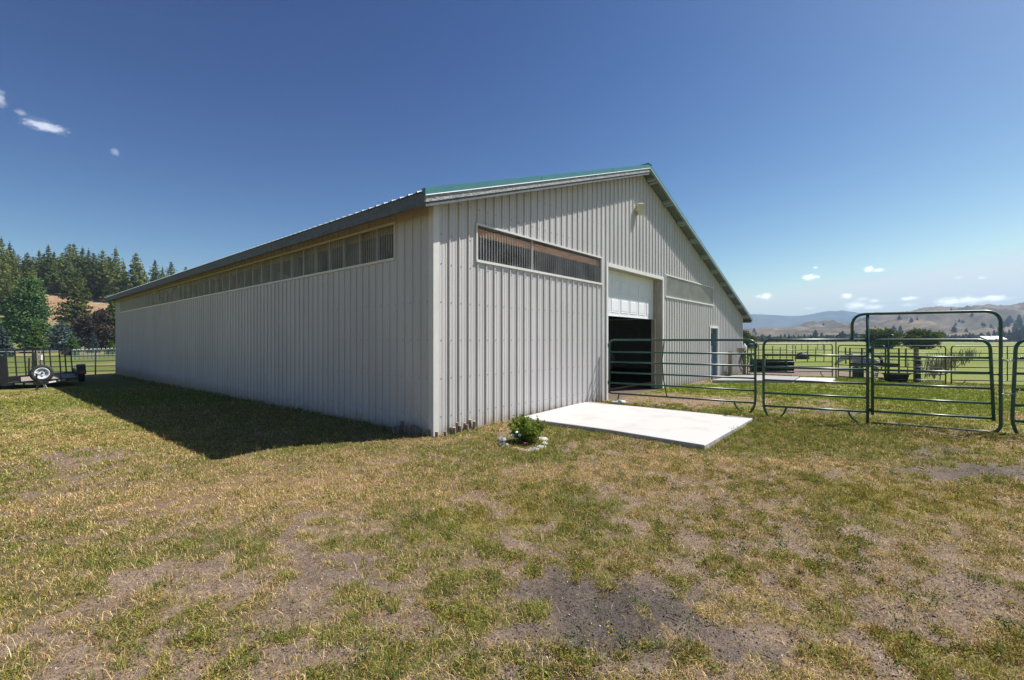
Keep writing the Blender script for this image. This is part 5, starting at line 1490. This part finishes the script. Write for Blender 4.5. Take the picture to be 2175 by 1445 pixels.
place_tree(spr('spruce_tree', 'pine', 25, 1.5, .9), 6, 240, 622, 742, 84, 'tall dark spruce close by the barn eave', rz=1.4)
place_tree(spr('spruce_tree', 'spruce_blue', 26, 2.1), 6, 6, 692, 752, 54, 'dull blue green spruce at the left edge, behind the trailer', rz=.9)
place_tree(spr('spruce_tree', 'spruce_green', 27, 3.2, .8), 6, 236, 724, 744, 60, 'low spreading green juniper by the barn corner', rz=.2)
place_tree(spr('spruce_tree', 'spruce_green', 28, 2.4, .8), 6, 24, 662, 746, 88, 'olive green spruce between the pines and the blue spruce', rz=.2)
def leafy(name, m_, seed, h, rx, rz_, zc, n_clump, per, spread, leaf, trunk_r, point=0.0):
    rng = np.random.default_rng(seed)
    d = rand_dirs(n_clump, rng); rad = rng.uniform(.35, 1.0, n_clump) ** .6
    lob = 1 + .40 * np.sin(d[:, 0] * 5 + seed) * np.cos(d[:, 1] * 4 + d[:, 2] * 5)
    c = d * (rad * lob)[:, None] * np.array([rx, rx, rz_]) + np.array([0, 0, zc])
    tpr = np.clip(1.12 - point * (c[:, 2] - zc + rz_) / (2 * rz_), .15, 1.2); c[:, 0] *= tpr; c[:, 1] *= tpr
    c[:, 2] = np.maximum(c[:, 2], .07 * h)
    cc = np.repeat(c, per, 0)
    pts = cc + rng.normal(0, spread, cc.shape) * np.array([1, 1, .7])
    V = leaf_quads(pts, leaf, rng, .2, 1.7)
    tb_ = MB()
    tb_.tube([(0, 0, -.1), (.05, 0, h * .25), (0, .05, zc)], [trunk_r, trunk_r * .8, trunk_r * .4], 8)
    for k in range(min(22, n_clump)):
        e = c[k]; tb_.tube([(0, 0, h * .12 + .02 * k), tuple(np.array([0, 0, h * .25]) * .4 + e * .5), tuple(e)], [trunk_r * .45, trunk_r * .3, .02], 5)
    return tree_proto(name, M[m_], V, tb_)
place_tree(leafy('leafy_tree', 'broadleaf', 31, 12, 2.75, 5.2, 6.6, 120, 170, .62, .26, .22, .85), 12, 58, 600, 742, 80, 'tall light green leafy tree in front of the pines', 1.0)
place_tree(leafy('maroon_tree', 'maroon', 33, 6, 2.2, 2.5, 3.3, 90, 120, .50, .22, .16), 6, 204, 666, 742, 82, 'round maroon leaved tree near the barn corner', 1.05)
place_tree(leafy('leafy_bush', 'broadleaf', 34, 6, 1.8, 2.6, 2.7, 70, 40, .42, .36, .14), 6, 3, 664, 748, 86, 'dull green leafy bush at the left edge under the pines', 1.0)
# willows on the pasture
wl_ = lambda seed: leafy('willow_bush', 'willow', seed, 4.0, 2.35, 2.05, 1.9, 150, 60, .34, .21, .16)
place_tree(wl_(41), 4, 1876, 698, 742, 82, 'round green willow behind the arched gateway post', 1.0)
place_tree(wl_(42), 4, 1957, 699, 742, 80, 'round green willow behind the wooden gate post', 1.05)
place_tree(wl_(43), 4, 1578, 705, 740, 84, 'green willow half hidden behind the barn corner', 1.0)

# tree line and hill trees: small with distance, one mesh each
def far_proto(seed, wid, tp_): 
    V, tb_ = conifer_parts(seed, 12.0, 1.0, wid, 16, .2, .40, 3, 5, .25, tp_, .35, 1.0)
    return quad_mesh('pine_tree', V, M['pine_far'])
fars = [far_proto(51, 2.6, .8), far_proto(52, 3.4, .55), far_proto(53, 2.2, 1.0), far_proto(54, 3.0, .7)]
fused = set()
def far_tree(k, x, y, z, h, wide, label, group):
    o = fars[k % 4]
    if o.name in fused: o = o.copy(); COL.objects.link(o)
    else: fused.add(o.name)
    s_ = h / 12.0; o.location = (x, y, z - .2); o.scale = (s_ * wide, s_ * wide, s_); o.rotation_euler = (0, 0, random.uniform(0, 6.28))
    tag(o, label, 'tree', group)
LINE = [(1596, 712), (1606, 714), (1619, 709), (1627, 713), (1634, 711), (1649, 715), (1659, 709.5), (1667, 709), (1676, 709), (1686, 711), (1696, 710), (1702, 714), (1709, 709), (1717, 713), (1722, 709), (1732, 701),
        (1728, 706), (1746, 706.5), (1757, 710), (1766, 711), (1771, 710), (1777, 713), (1784, 706), (1790, 702), (1799, 711), (1806, 710), (1814, 702), (1820, 706), (1829, 709), (1836, 710), (1846, 712),
        (2003, 703), (2008, 707), (1996, 708), (2015, 710), (2022, 711), (2030, 709), (2038, 712), (2046, 709), (2052, 708), (2060, 706), (2067, 708), (2074, 711), (2084, 706), (2090, 709), (2100, 704), (2112, 700), (2122, 706),
        (2130, 701), (2137, 705), (2144, 699), (2152, 702), (2160, 697), (2167, 701), (2175, 696), (2186, 700), (2200, 694)]
for i, (px, py) in enumerate(LINE):
    Y = 360 + (i * 37 % 70)
    p = at_y(px, py, Y)
    far_tree(i, p.x, Y, 0, p.z, random.uniform(.9, 1.25), 'small dark pine in the line along the far edge of the pasture', 'trees along the far pasture edge')
bx, by, bz, bpx, btt = BROWN
def on_hill(px, t):
    i = int(np.argmin(abs(btt - t))); j = int(np.argmin(abs(bpx - px)))
    return float(bx[i, j]), float(by[i, j]), float(bz[i, j])
rnd = random.Random(21)
HT = [(px, t, h) for px, t, h in [(1915, .30, 9), (1922, .28, 12), (1935, .26, 10), (1943, .34, 9), (1950, .27, 11), (1976, .22, 12), (1965, .38, 9), (2010, .45, 8), (2016, .46, 9), (2026, .36, 9), (2031, .34, 10), (2040, .37, 9), (2047, .35, 10),
      (2062, .38, 9), (2070, .40, 8), (2085, .33, 10), (2094, .32, 10), (2101, .36, 8), (2108, .28, 12), (2118, .22, 14), (2126, .24, 13), (2135, .30, 12), (2143, .26, 14), (2150, .33, 12), (2156, .22, 15), (2160, .30, 13), (2166, .25, 15), (2170, .34, 12), (2174, .2, 16), (2180, .28, 14), (2190, .24, 15),
      (1600, .3, 8), (1610, .28, 8), (1590, .33, 9), (1618, .55, 7), (1655, .5, 6), (1745, .5, 6), (1825, .85, 6), (1880, .12, 12), (1893, .15, 10), (1905, .13, 12), (1987, .12, 13), (2132, .14, 14), (2148, .12, 15), (2165, .12, 16), (2100, .13, 12), (2080, .10, 11), (2055, .12, 11), (2035, .10, 12),
      (1990, .6, 7), (2140, .62, 8), (2090, .95, 8), (2120, .97, 7), (2020, .98, 6), (1975, .97, 7)]]
HT = [q for i_, q in enumerate(HT) if i_ % 4 != 1]
for i, (px, t, h) in enumerate(HT):
    x, y, z = on_hill(px, t)
    far_tree(i, x + rnd.uniform(-4, 4), y, z, h * rnd.uniform(.5, 1.05), rnd.uniform(.9, 1.4), 'small dark tree scattered on the brown hills', 'trees scattered on the brown hills')
# scrub that reads as one band at the foot of the hills
rng = np.random.default_rng(61)
n = 5200
pxs = rng.uniform(1480, 2330, n); Ys = rng.uniform(390, 470, n)
xs = (pxs - CX) / F * Ys
hh = 1.5 + 5.5 * fbm(xs * .02, Ys * .03, 62, 3) * rng.uniform(.4, 1.4, n)
cen = np.stack([xs, Ys, rng.uniform(0, 1, n) * hh], 1)
sb = quad_mesh('scrub_belt', leaf_quads(cen, 2.2, rng, .2, 1.3), M['pine_far'])
tag(sb, 'belt of low scrub at the foot of the brown hills', 'scrub', kind='stuff')
# farm buildings at the far side of the pasture
def farm(px0, px1, ytop, ybase, Y, wall, roof, label, depth=9):
    a_, b_ = at_y(px0, ybase, Y), at_y(px1, ybase, Y)
    w = b_.x - a_.x; zt_ = at_y(px0, ytop, Y).z; ze = zt_ * .52
    e = empty('farm_building', (a_.x, Y, 0), 0, label, 'building', 'farm buildings across the pasture')
    mb = MB(); mb.box(0, w, 0, depth, -.2, ze); mb.add([(0, 0, ze), (0, depth, ze), (0, depth / 2, zt_ - .05)], [(0, 1, 2)]); mb.add([(w, 0, ze), (w, depth, ze), (w, depth / 2, zt_ - .05)], [(0, 1, 2)])
    mb.build('wall', M[wall], e)
    mb = MB()
    for y0_, y1_ in ((-.5, depth / 2), (depth + .5, depth / 2)):
        mb.quad((-.4, y0_, ze - .15), (w + .4, y0_, ze - .15), (w + .4, y1_, zt_), (-.4, y1_, zt_))
    mb.build('roof', M[roof], e)
    mb = MB()
    mb.box(w * .2, w * .2 + 1.6, -.05, -.01, 0, min(1.9, ze - .1)); mb.build('door', M['black_plastic'], e)
farm(2096, 2113, 714.2, 722.5, 330, 'farm_red', 'white_roof', 'red brown shed with a white roof, the nearer to the willows of a pair')
farm(2119, 2138, 714.0, 722.5, 334, 'farm_red', 'white_roof', 'red brown shed with a white roof, the farther from the willows of a pair')
farm(1708, 1739, 721.2, 726.2, 350, 'farm_tan', 'farm_tan', 'long low tan shed seen beneath the panel rail')
farm(1645, 1660, 720.8, 725.8, 352, 'farm_tan', 'white_roof', 'low house with a pale roof near the barn corner')
farm(1752, 1763, 721.5, 726.0, 352, 'white_plastic', 'farm_tan', 'small white house past the long tan shed')
farm(1813, 1826, 721.6, 726.0, 355, 'white_plastic', 'white_roof', 'small white house left of the arched gateway post')

# ------------------------------------------------------------------ grass, weeds and litter on the yard
SLAB = [at(1103, 888, .07), at(1290, 913, .07), at(1400, 931, .07), at(1497, 947, .07), at(1600, 889, .07), at(1245, 853.5, .07)]
def in_poly(x, y, P):
    ins = np.zeros(len(x), bool); n = len(P)
    for i in range(n):
        a_, b_ = P[i], P[(i + 1) % n]
        c_ = ((a_.y > y) != (b_.y > y)) & (x < (b_.x - a_.x) * (y - a_.y) / (b_.y - a_.y + 1e-12) + a_.x)
        ins ^= c_
    return ins
PAD2 = [at(1513, 808, .1), at(1768, 809, .1), at(1775, 802.5, .1), at(1700, 800, .1), at(1605, 797, .1), at(1560, 797, .1)]
def free(x, y):
    u, v = uv(x, y)
    return ~(in_poly(x, y, SLAB) | in_poly(x, y, PAD2) | ((u > -.03) & (u < BW) & (v > -.03) & (v < BL)))
def scatter(n, r0, r1, pw, rng, deg=52):
    """n points in the fan in front of the eye, density falling as r**-pw"""
    k = 2 - pw
    r = (r0 ** k + rng.random(n) * (r1 ** k - r0 ** k)) ** (1 / k)
    t = np.radians(rng.uniform(-deg, deg, n))
    return r * np.sin(t), r * np.cos(t), r
P_STRAW = np.array([[.64, .47, .22], [.54, .37, .15], [.72, .56, .32], [.44, .29, .12], [.30, .19, .09]])
P_GREEN = np.array([[.195, .215, .040], [.255, .255, .052], [.120, .165, .036], [.32, .285, .062], [.130, .180, .058]])
P_YEL = np.array([[.30, .25, .04], [.25, .215, .03], [.22, .20, .04], [.30, .17, .045]])
def pick(P, n, rng): return 1.20 * P[rng.integers(0, len(P), n)] * rng.uniform(.6, 1.28, (n, 1))
def blades(name, x, y, h, w, tilt, col, rng, mat_, label, bend=.5):
    n = len(x); z = gz(x, y) - .004
    a_ = rng.uniform(0, 6.283, n)
    d = np.stack([np.cos(a_), np.sin(a_), np.zeros(n)], 1)
    f_ = a_ + 1.57 + rng.normal(0, .5, n)
    sd = np.stack([np.cos(f_), np.sin(f_), np.zeros(n)], 1) * (w * .5)[:, None]
    b = np.stack([x, y, z], 1)
    lean1 = np.sin(tilt * .55)[:, None] * d; up1 = np.cos(tilt * .55)[:, None] * np.array([0, 0, 1.])
    m_ = b + (lean1 + up1) * (h * .5)[:, None]
    t2 = np.minimum(tilt * (1 + bend), 1.62)
    tip = m_ + (np.sin(t2)[:, None] * d + np.cos(t2)[:, None] * np.array([0, 0, 1.])) * (h * .5)[:, None]
    tip[:, 2] = np.maximum(tip[:, 2], z + .004)
    V = np.stack([b - sd, b + sd, m_ + sd * .75, m_ - sd * .75, tip], 1).reshape(-1, 3)
    i0 = np.arange(n) * 5
    q = np.stack([i0, i0 + 1, i0 + 2, i0 + 3, i0 + 3, i0 + 2, i0 + 4], 1)
    cnt = np.tile([4, 3], n)
    c5 = np.repeat(col, 5, 0) * np.tile(np.array([.85, .85, 1.0, 1.0, 1.05]), n)[:, None]
    o = np_mesh(name, V, q.ravel(), cnt, mat_, color=c5)
    return tag(o, label, 'grass', kind='stuff')
rng = np.random.default_rng(101)
# short live and dry grass
N = 1900000
x, y, r = scatter(N, 1.75, 24, 1.15, rng)
c, g, dk, ye = fields(x, y)
clump = fbm(x * 10, y * 10, 110, 2)
keep = free(x, y) & (rng.random(N) < np.clip((c - .24) * 1.7, 0, 1) * np.clip((clump - .34) * 3.4, .10, 1))
x, y, r, c, g, ye, clump = [q[keep] for q in (x, y, r, c, g, ye, clump)]
n = len(x)
gl_ = np.clip(g * 1.1 + .5 * (fbm(x * 3.1, y * 3.1, 113, 3) - .5) + rng.normal(0, .12, n), 0, 1)
isg = rng.random(n) < np.clip((gl_ - .12) * 1.25, .04, .96)
col = np.where(isg[:, None], pick(P_GREEN, n, rng), pick(P_STRAW, n, rng))
lawn = sstep(8.6, 10.2, y + .45 * x - 2.6) * (x > 2)
fresh = rng.random(n) < lawn * np.clip(g * 1.3, 0, 1) * .8
col = np.where(fresh[:, None], np.array([.225, .275, .040]) * rng.uniform(.65, 1.3, (n, 1)), col)
isy = rng.random(n) < ye * .75
col = np.where(isy[:, None], pick(P_YEL, n, rng), col)
col = col * (.62 + .76 * fbm(x * 14, y * 14, 117, 2))[:, None]
h = rng.uniform(.014, .044, n) * (0.7 + .9 * clump) * np.where(isg, 1.05, .95) * (1 + .5 * np.clip(g - .6, 0, 1))
tall = rng.random(n) < .03
h = np.where(tall, h * 2.0, h)
u_, v_ = uv(x, y); shd = (u_ > -3.6) & (u_ < 0) & (v_ > -1)
h = np.where(shd, h * .65, h)  # blades cut shorter in the barn's shadow, so the shade comes out lighter
tilt = np.where(isg, np.abs(rng.normal(.60, .40, n)), np.abs(rng.normal(1.05, .40, n)))
w = np.maximum(rng.uniform(.0018, .0036, n), r * .00075)
print('grass', n)
blades('grass', x, y, h, w, tilt, col, rng, M['blade'], 'short patchy grass, part green and part dried to straw')
# dead stalks lying flat
N = 700000
x, y, r = scatter(N, 1.75, 15, 1.2, rng)
c, g, dk, ye = fields(x, y)
st = fbm(x * 1.3, y * 1.3, 120, 4)
keep = free(x, y) & (rng.random(N) < np.clip(.16 + .9 * np.clip(c, 0, .7) * np.clip((st - .30) * 2.4, 0.1, 1) - .6 * np.clip(dk, 0, 1) * (c < .35), 0.015, 1))
x, y, r, c = [q[keep] for q in (x, y, r, c)]
n = len(x)
print('straw', n)
col = pick(P_STRAW, n, rng) * rng.choice([1, 1, 1, .6, .35], n)[:, None]
blades('dry_straw', x, y, rng.uniform(.02, .065, n) * np.where(rng.random(n) < .04, 2, 1), np.maximum(rng.uniform(.0014, .0028, n), r * .0006), rng.uniform(1.1, 1.5, n), col, rng, M['blade'], 'dead straw lying over the yard', .06)
# coarse tufts: along the wall foot, the slab edge, the stones, and scattered
tx_, ty_, th_, tg_ = [], [], [], []
def tuft(px_, py_, k, rad, hh, gg):
    for _ in range(k):
        a_ = rng.uniform(0, 6.28); q = rad * math.sqrt(rng.random())
        tx_.append(px_ + q * math.cos(a_)); ty_.append(py_ + q * math.sin(a_)); th_.append(hh * rng.uniform(.5, 1.15)); tg_.append(gg)
for s_ in np.arange(.2, 27, .055):
    if rng.random() < .75:
        p = bw(-.05 - abs(rng.normal(0, .09)), s_, 0); tuft(p.x, p.y, 10 if s_ < 14 else 6, .05, .10 * rng.uniform(.5, 1.7), .85)
for s_ in np.arange(.1, 5.5, .06):
    if rng.random() < .55 or 2.6 < s_ < 5.3:
        p = bw(s_, -.05 - abs(rng.normal(0, .06)), 0); tuft(p.x, p.y, 7, .04, .08 * rng.uniform(.5, 2.2 if s_ > 2.4 else 1.2), .7 if s_ > 2.4 else .35)
for i in range(len(SLAB)):
    a_, b_ = SLAB[i], SLAB[(i + 1) % len(SLAB)]
    L_ = (b_ - a_).length; nrm = Vector((b_.y - a_.y, a_.x - b_.x, 0)).normalized()
    ctr_ = sum(SLAB, Vector()) / len(SLAB)
    if nrm.dot(ctr_ - a_) > 0: nrm = -nrm
    for t in np.arange(0, L_, .045):
        if rng.random() < .8:
            p = a_ + (b_ - a_) * (t / L_) + nrm * (.03 + abs(rng.normal(0, .05))); tuft(p.x, p.y, 10, .04, .06 * rng.uniform(.5, 1.5), .85)
for (px, py) in [(1040, 900), (1046, 903), (1130, 875), (1150, 872), (1165, 868), (1185, 865), (1240, 858), (1262, 857)]:
    p = at(px, py); tuft(p.x, p.y, 45, .10, .17, .8)
for k in range(1500):
    x_, y_, r_ = scatter(1, 2.0, 11, 1.0, rng)
    c_, g_, d_, e_ = fields(x_, y_)
    if c_[0] < .06 or not free(x_, y_)[0]: continue
    tuft(x_[0], y_[0], int(rng.integers(10, 34)), rng.uniform(.02, .075), rng.uniform(.03, .095), float(np.clip(g_[0] + rng.normal(0, .3), 0, 1)))
for k in range(260):   # fringe where the barn's shadow keeps the grass long
    t = rng.random(); p = bw(-rng.uniform(.5, 3.4), rng.uniform(-.5, 16), 0); tuft(p.x, p.y, 18, .08, rng.uniform(.06, .13), .8)
x, y, h, gg = map(np.array, (tx_, ty_, th_, tg_)); n = len(x)
k_ = free(x, y); x, y, h, gg = x[k_], y[k_], h[k_], gg[k_]; n = len(x); r = np.hypot(x, y)
isg = rng.random(n) < gg
col = np.where(isg[:, None], pick(P_GREEN, n, rng), pick(P_STRAW, n, rng))
print('tufts', n)
blades('grass_tufts', x, y, h, np.maximum(rng.uniform(.0025, .0045, n), r * .0007), np.abs(rng.normal(.35, .28, n)), col, rng, M['blade'], 'longer grass tufts along the barn foot, the slab and over the yard', .9)
# low leafy weeds
N = 190000
x, y, r = scatter(N, 1.8, 12, 1.1, rng)
c, g, dk, ye = fields(x, y)
wn_ = fbm(x * 2.2, y * 2.2, 130, 4); wn2 = fbm(x * 11, y * 11, 133, 2)
right = sstep(-1.2, 1.0, x)
keep = free(x, y) & (rng.random(N) < np.clip((wn_ - .44 + .10 * right) * 3.2, 0, 1) * np.clip((wn2 - .45) * 5, 0, 1) * (.35 + .65 * right) * np.clip(c * 1.5, .22, 1))
x, y, r, ye = x[keep], y[keep], r[keep], ye[keep]; n = len(x)
print('weeds', n)
per = 10
cx = np.repeat(np.stack([x, y, gz(x, y)], 1), per, 0)
off = rng.normal(0, .016, (n * per, 3)); off[:, 2] = np.abs(off[:, 2]) * .9 + .004
cc = cx + off
V = leaf_quads(cc, np.maximum(.0075, np.repeat(r, per) * .0011), rng, .9, 1.5)
wc = np.where((rng.random(n) < .25 + .35 * ye)[:, None], pick(P_YEL, n, rng), pick(P_GREEN, n, rng))
rusty = rng.random(n) < .08
wc[rusty] = np.array([.26, .10, .045])
cv = np.repeat(np.repeat(wc, per, 0) * rng.uniform(.7, 1.2, (n * per, 1)), 4, 0)
o = np_mesh('low_weeds', V, np.arange(len(V)), np.full(len(V) // 4, 4), M['blade'], color=cv)
tag(o, 'low broad leaved weeds creeping over the bare ground', 'weeds', kind='stuff')
# upright weeds on the bare patches
V, CV = [], []
for k in range(240):
    x_, y_, r_ = scatter(1, 2.0, 9.5, .9, rng)
    c_, g_, d_, e_ = fields(x_, y_)
    if not free(x_, y_)[0] or rng.random() > .35 + .5 * (x_[0] > .5): continue
    hh_ = rng.uniform(.05, .13); m_ = int(rng.integers(24, 50))
    z0 = float(gz(x_, y_)[0]); t = rng.random(m_)
    c3 = np.stack([x_[0] + rng.normal(0, .018 + .02 * t, m_), y_[0] + rng.normal(0, .018 + .02 * t, m_), z0 + .01 + t * hh_], 1)
    q = leaf_quads(c3, .008, rng, .4, 2.6); V.append(q)
    CV.append(np.repeat(np.array([[.065, .105, .035]]) * rng.uniform(.7, 1.5, (m_, 1)), 4, 0))
V = np.concatenate(V); CV = np.concatenate(CV)
o = np_mesh('upright_weeds', V, np.arange(len(V)), np.full(len(V) // 4, 4), M['blade'], color=CV)
tag(o, 'small upright dark green weeds dotted over the bare earth', 'weeds', kind='stuff')
# clods and pebbles
N = 60000
x, y, r = scatter(N, 1.7, 11, 1.2, rng)
c, g, dk, ye = fields(x, y)
keep = free(x, y) & (rng.random(N) < np.clip(.85 - c * 1.3, .03, 1)); x, y, r, dk = x[keep], y[keep], r[keep], dk[keep]; n = len(x)
s_ = rng.uniform(.0022, .0075, n) * np.where(rng.random(n) < .03, 1.6, 1)
base = np.array([[1, 0, 0], [-.5, .87, 0], [-.5, -.87, 0], [.3, .5, .8], [-.6, 0, .7], [.3, -.5, .75]])
V = (base[None] * rng.uniform(.7, 1.3, (n, 6, 1)) * s_[:, None, None])
ang_ = rng.uniform(0, 6.28, n); ca_, sa_ = np.cos(ang_)[:, None], np.sin(ang_)[:, None]
V = np.stack([V[:, :, 0] * ca_ - V[:, :, 1] * sa_, V[:, :, 0] * sa_ + V[:, :, 1] * ca_, V[:, :, 2]], 2) + np.stack([x, y, gz(x, y)], 1)[:, None]
F_ = np.array([[3, 4, 5], [0, 1, 3], [1, 4, 3], [1, 2, 4], [2, 5, 4], [2, 0, 5], [0, 3, 5]])
fl = (np.arange(n)[:, None, None] * 6 + F_[None]).ravel()
pale = rng.random(n) < .035
pc = np.where(pale[:, None], np.array([.55, .51, .46]) * rng.uniform(.7, 1.1, (n, 1)), (C_DIRT * .85)[None] * rng.uniform(.5, 1.2, (n, 1)))
pc = np.where((~pale & (dk > .4))[:, None], pc * .72, pc)
o = np_mesh('pebbles', V.reshape(-1, 3), fl, np.full(n * 7, 3), earth('pebble_stone', 30), color=np.repeat(pc, 6, 0))
tag(o, 'small pebbles and dirt clods on the bare patches', 'pebbles', kind='stuff')
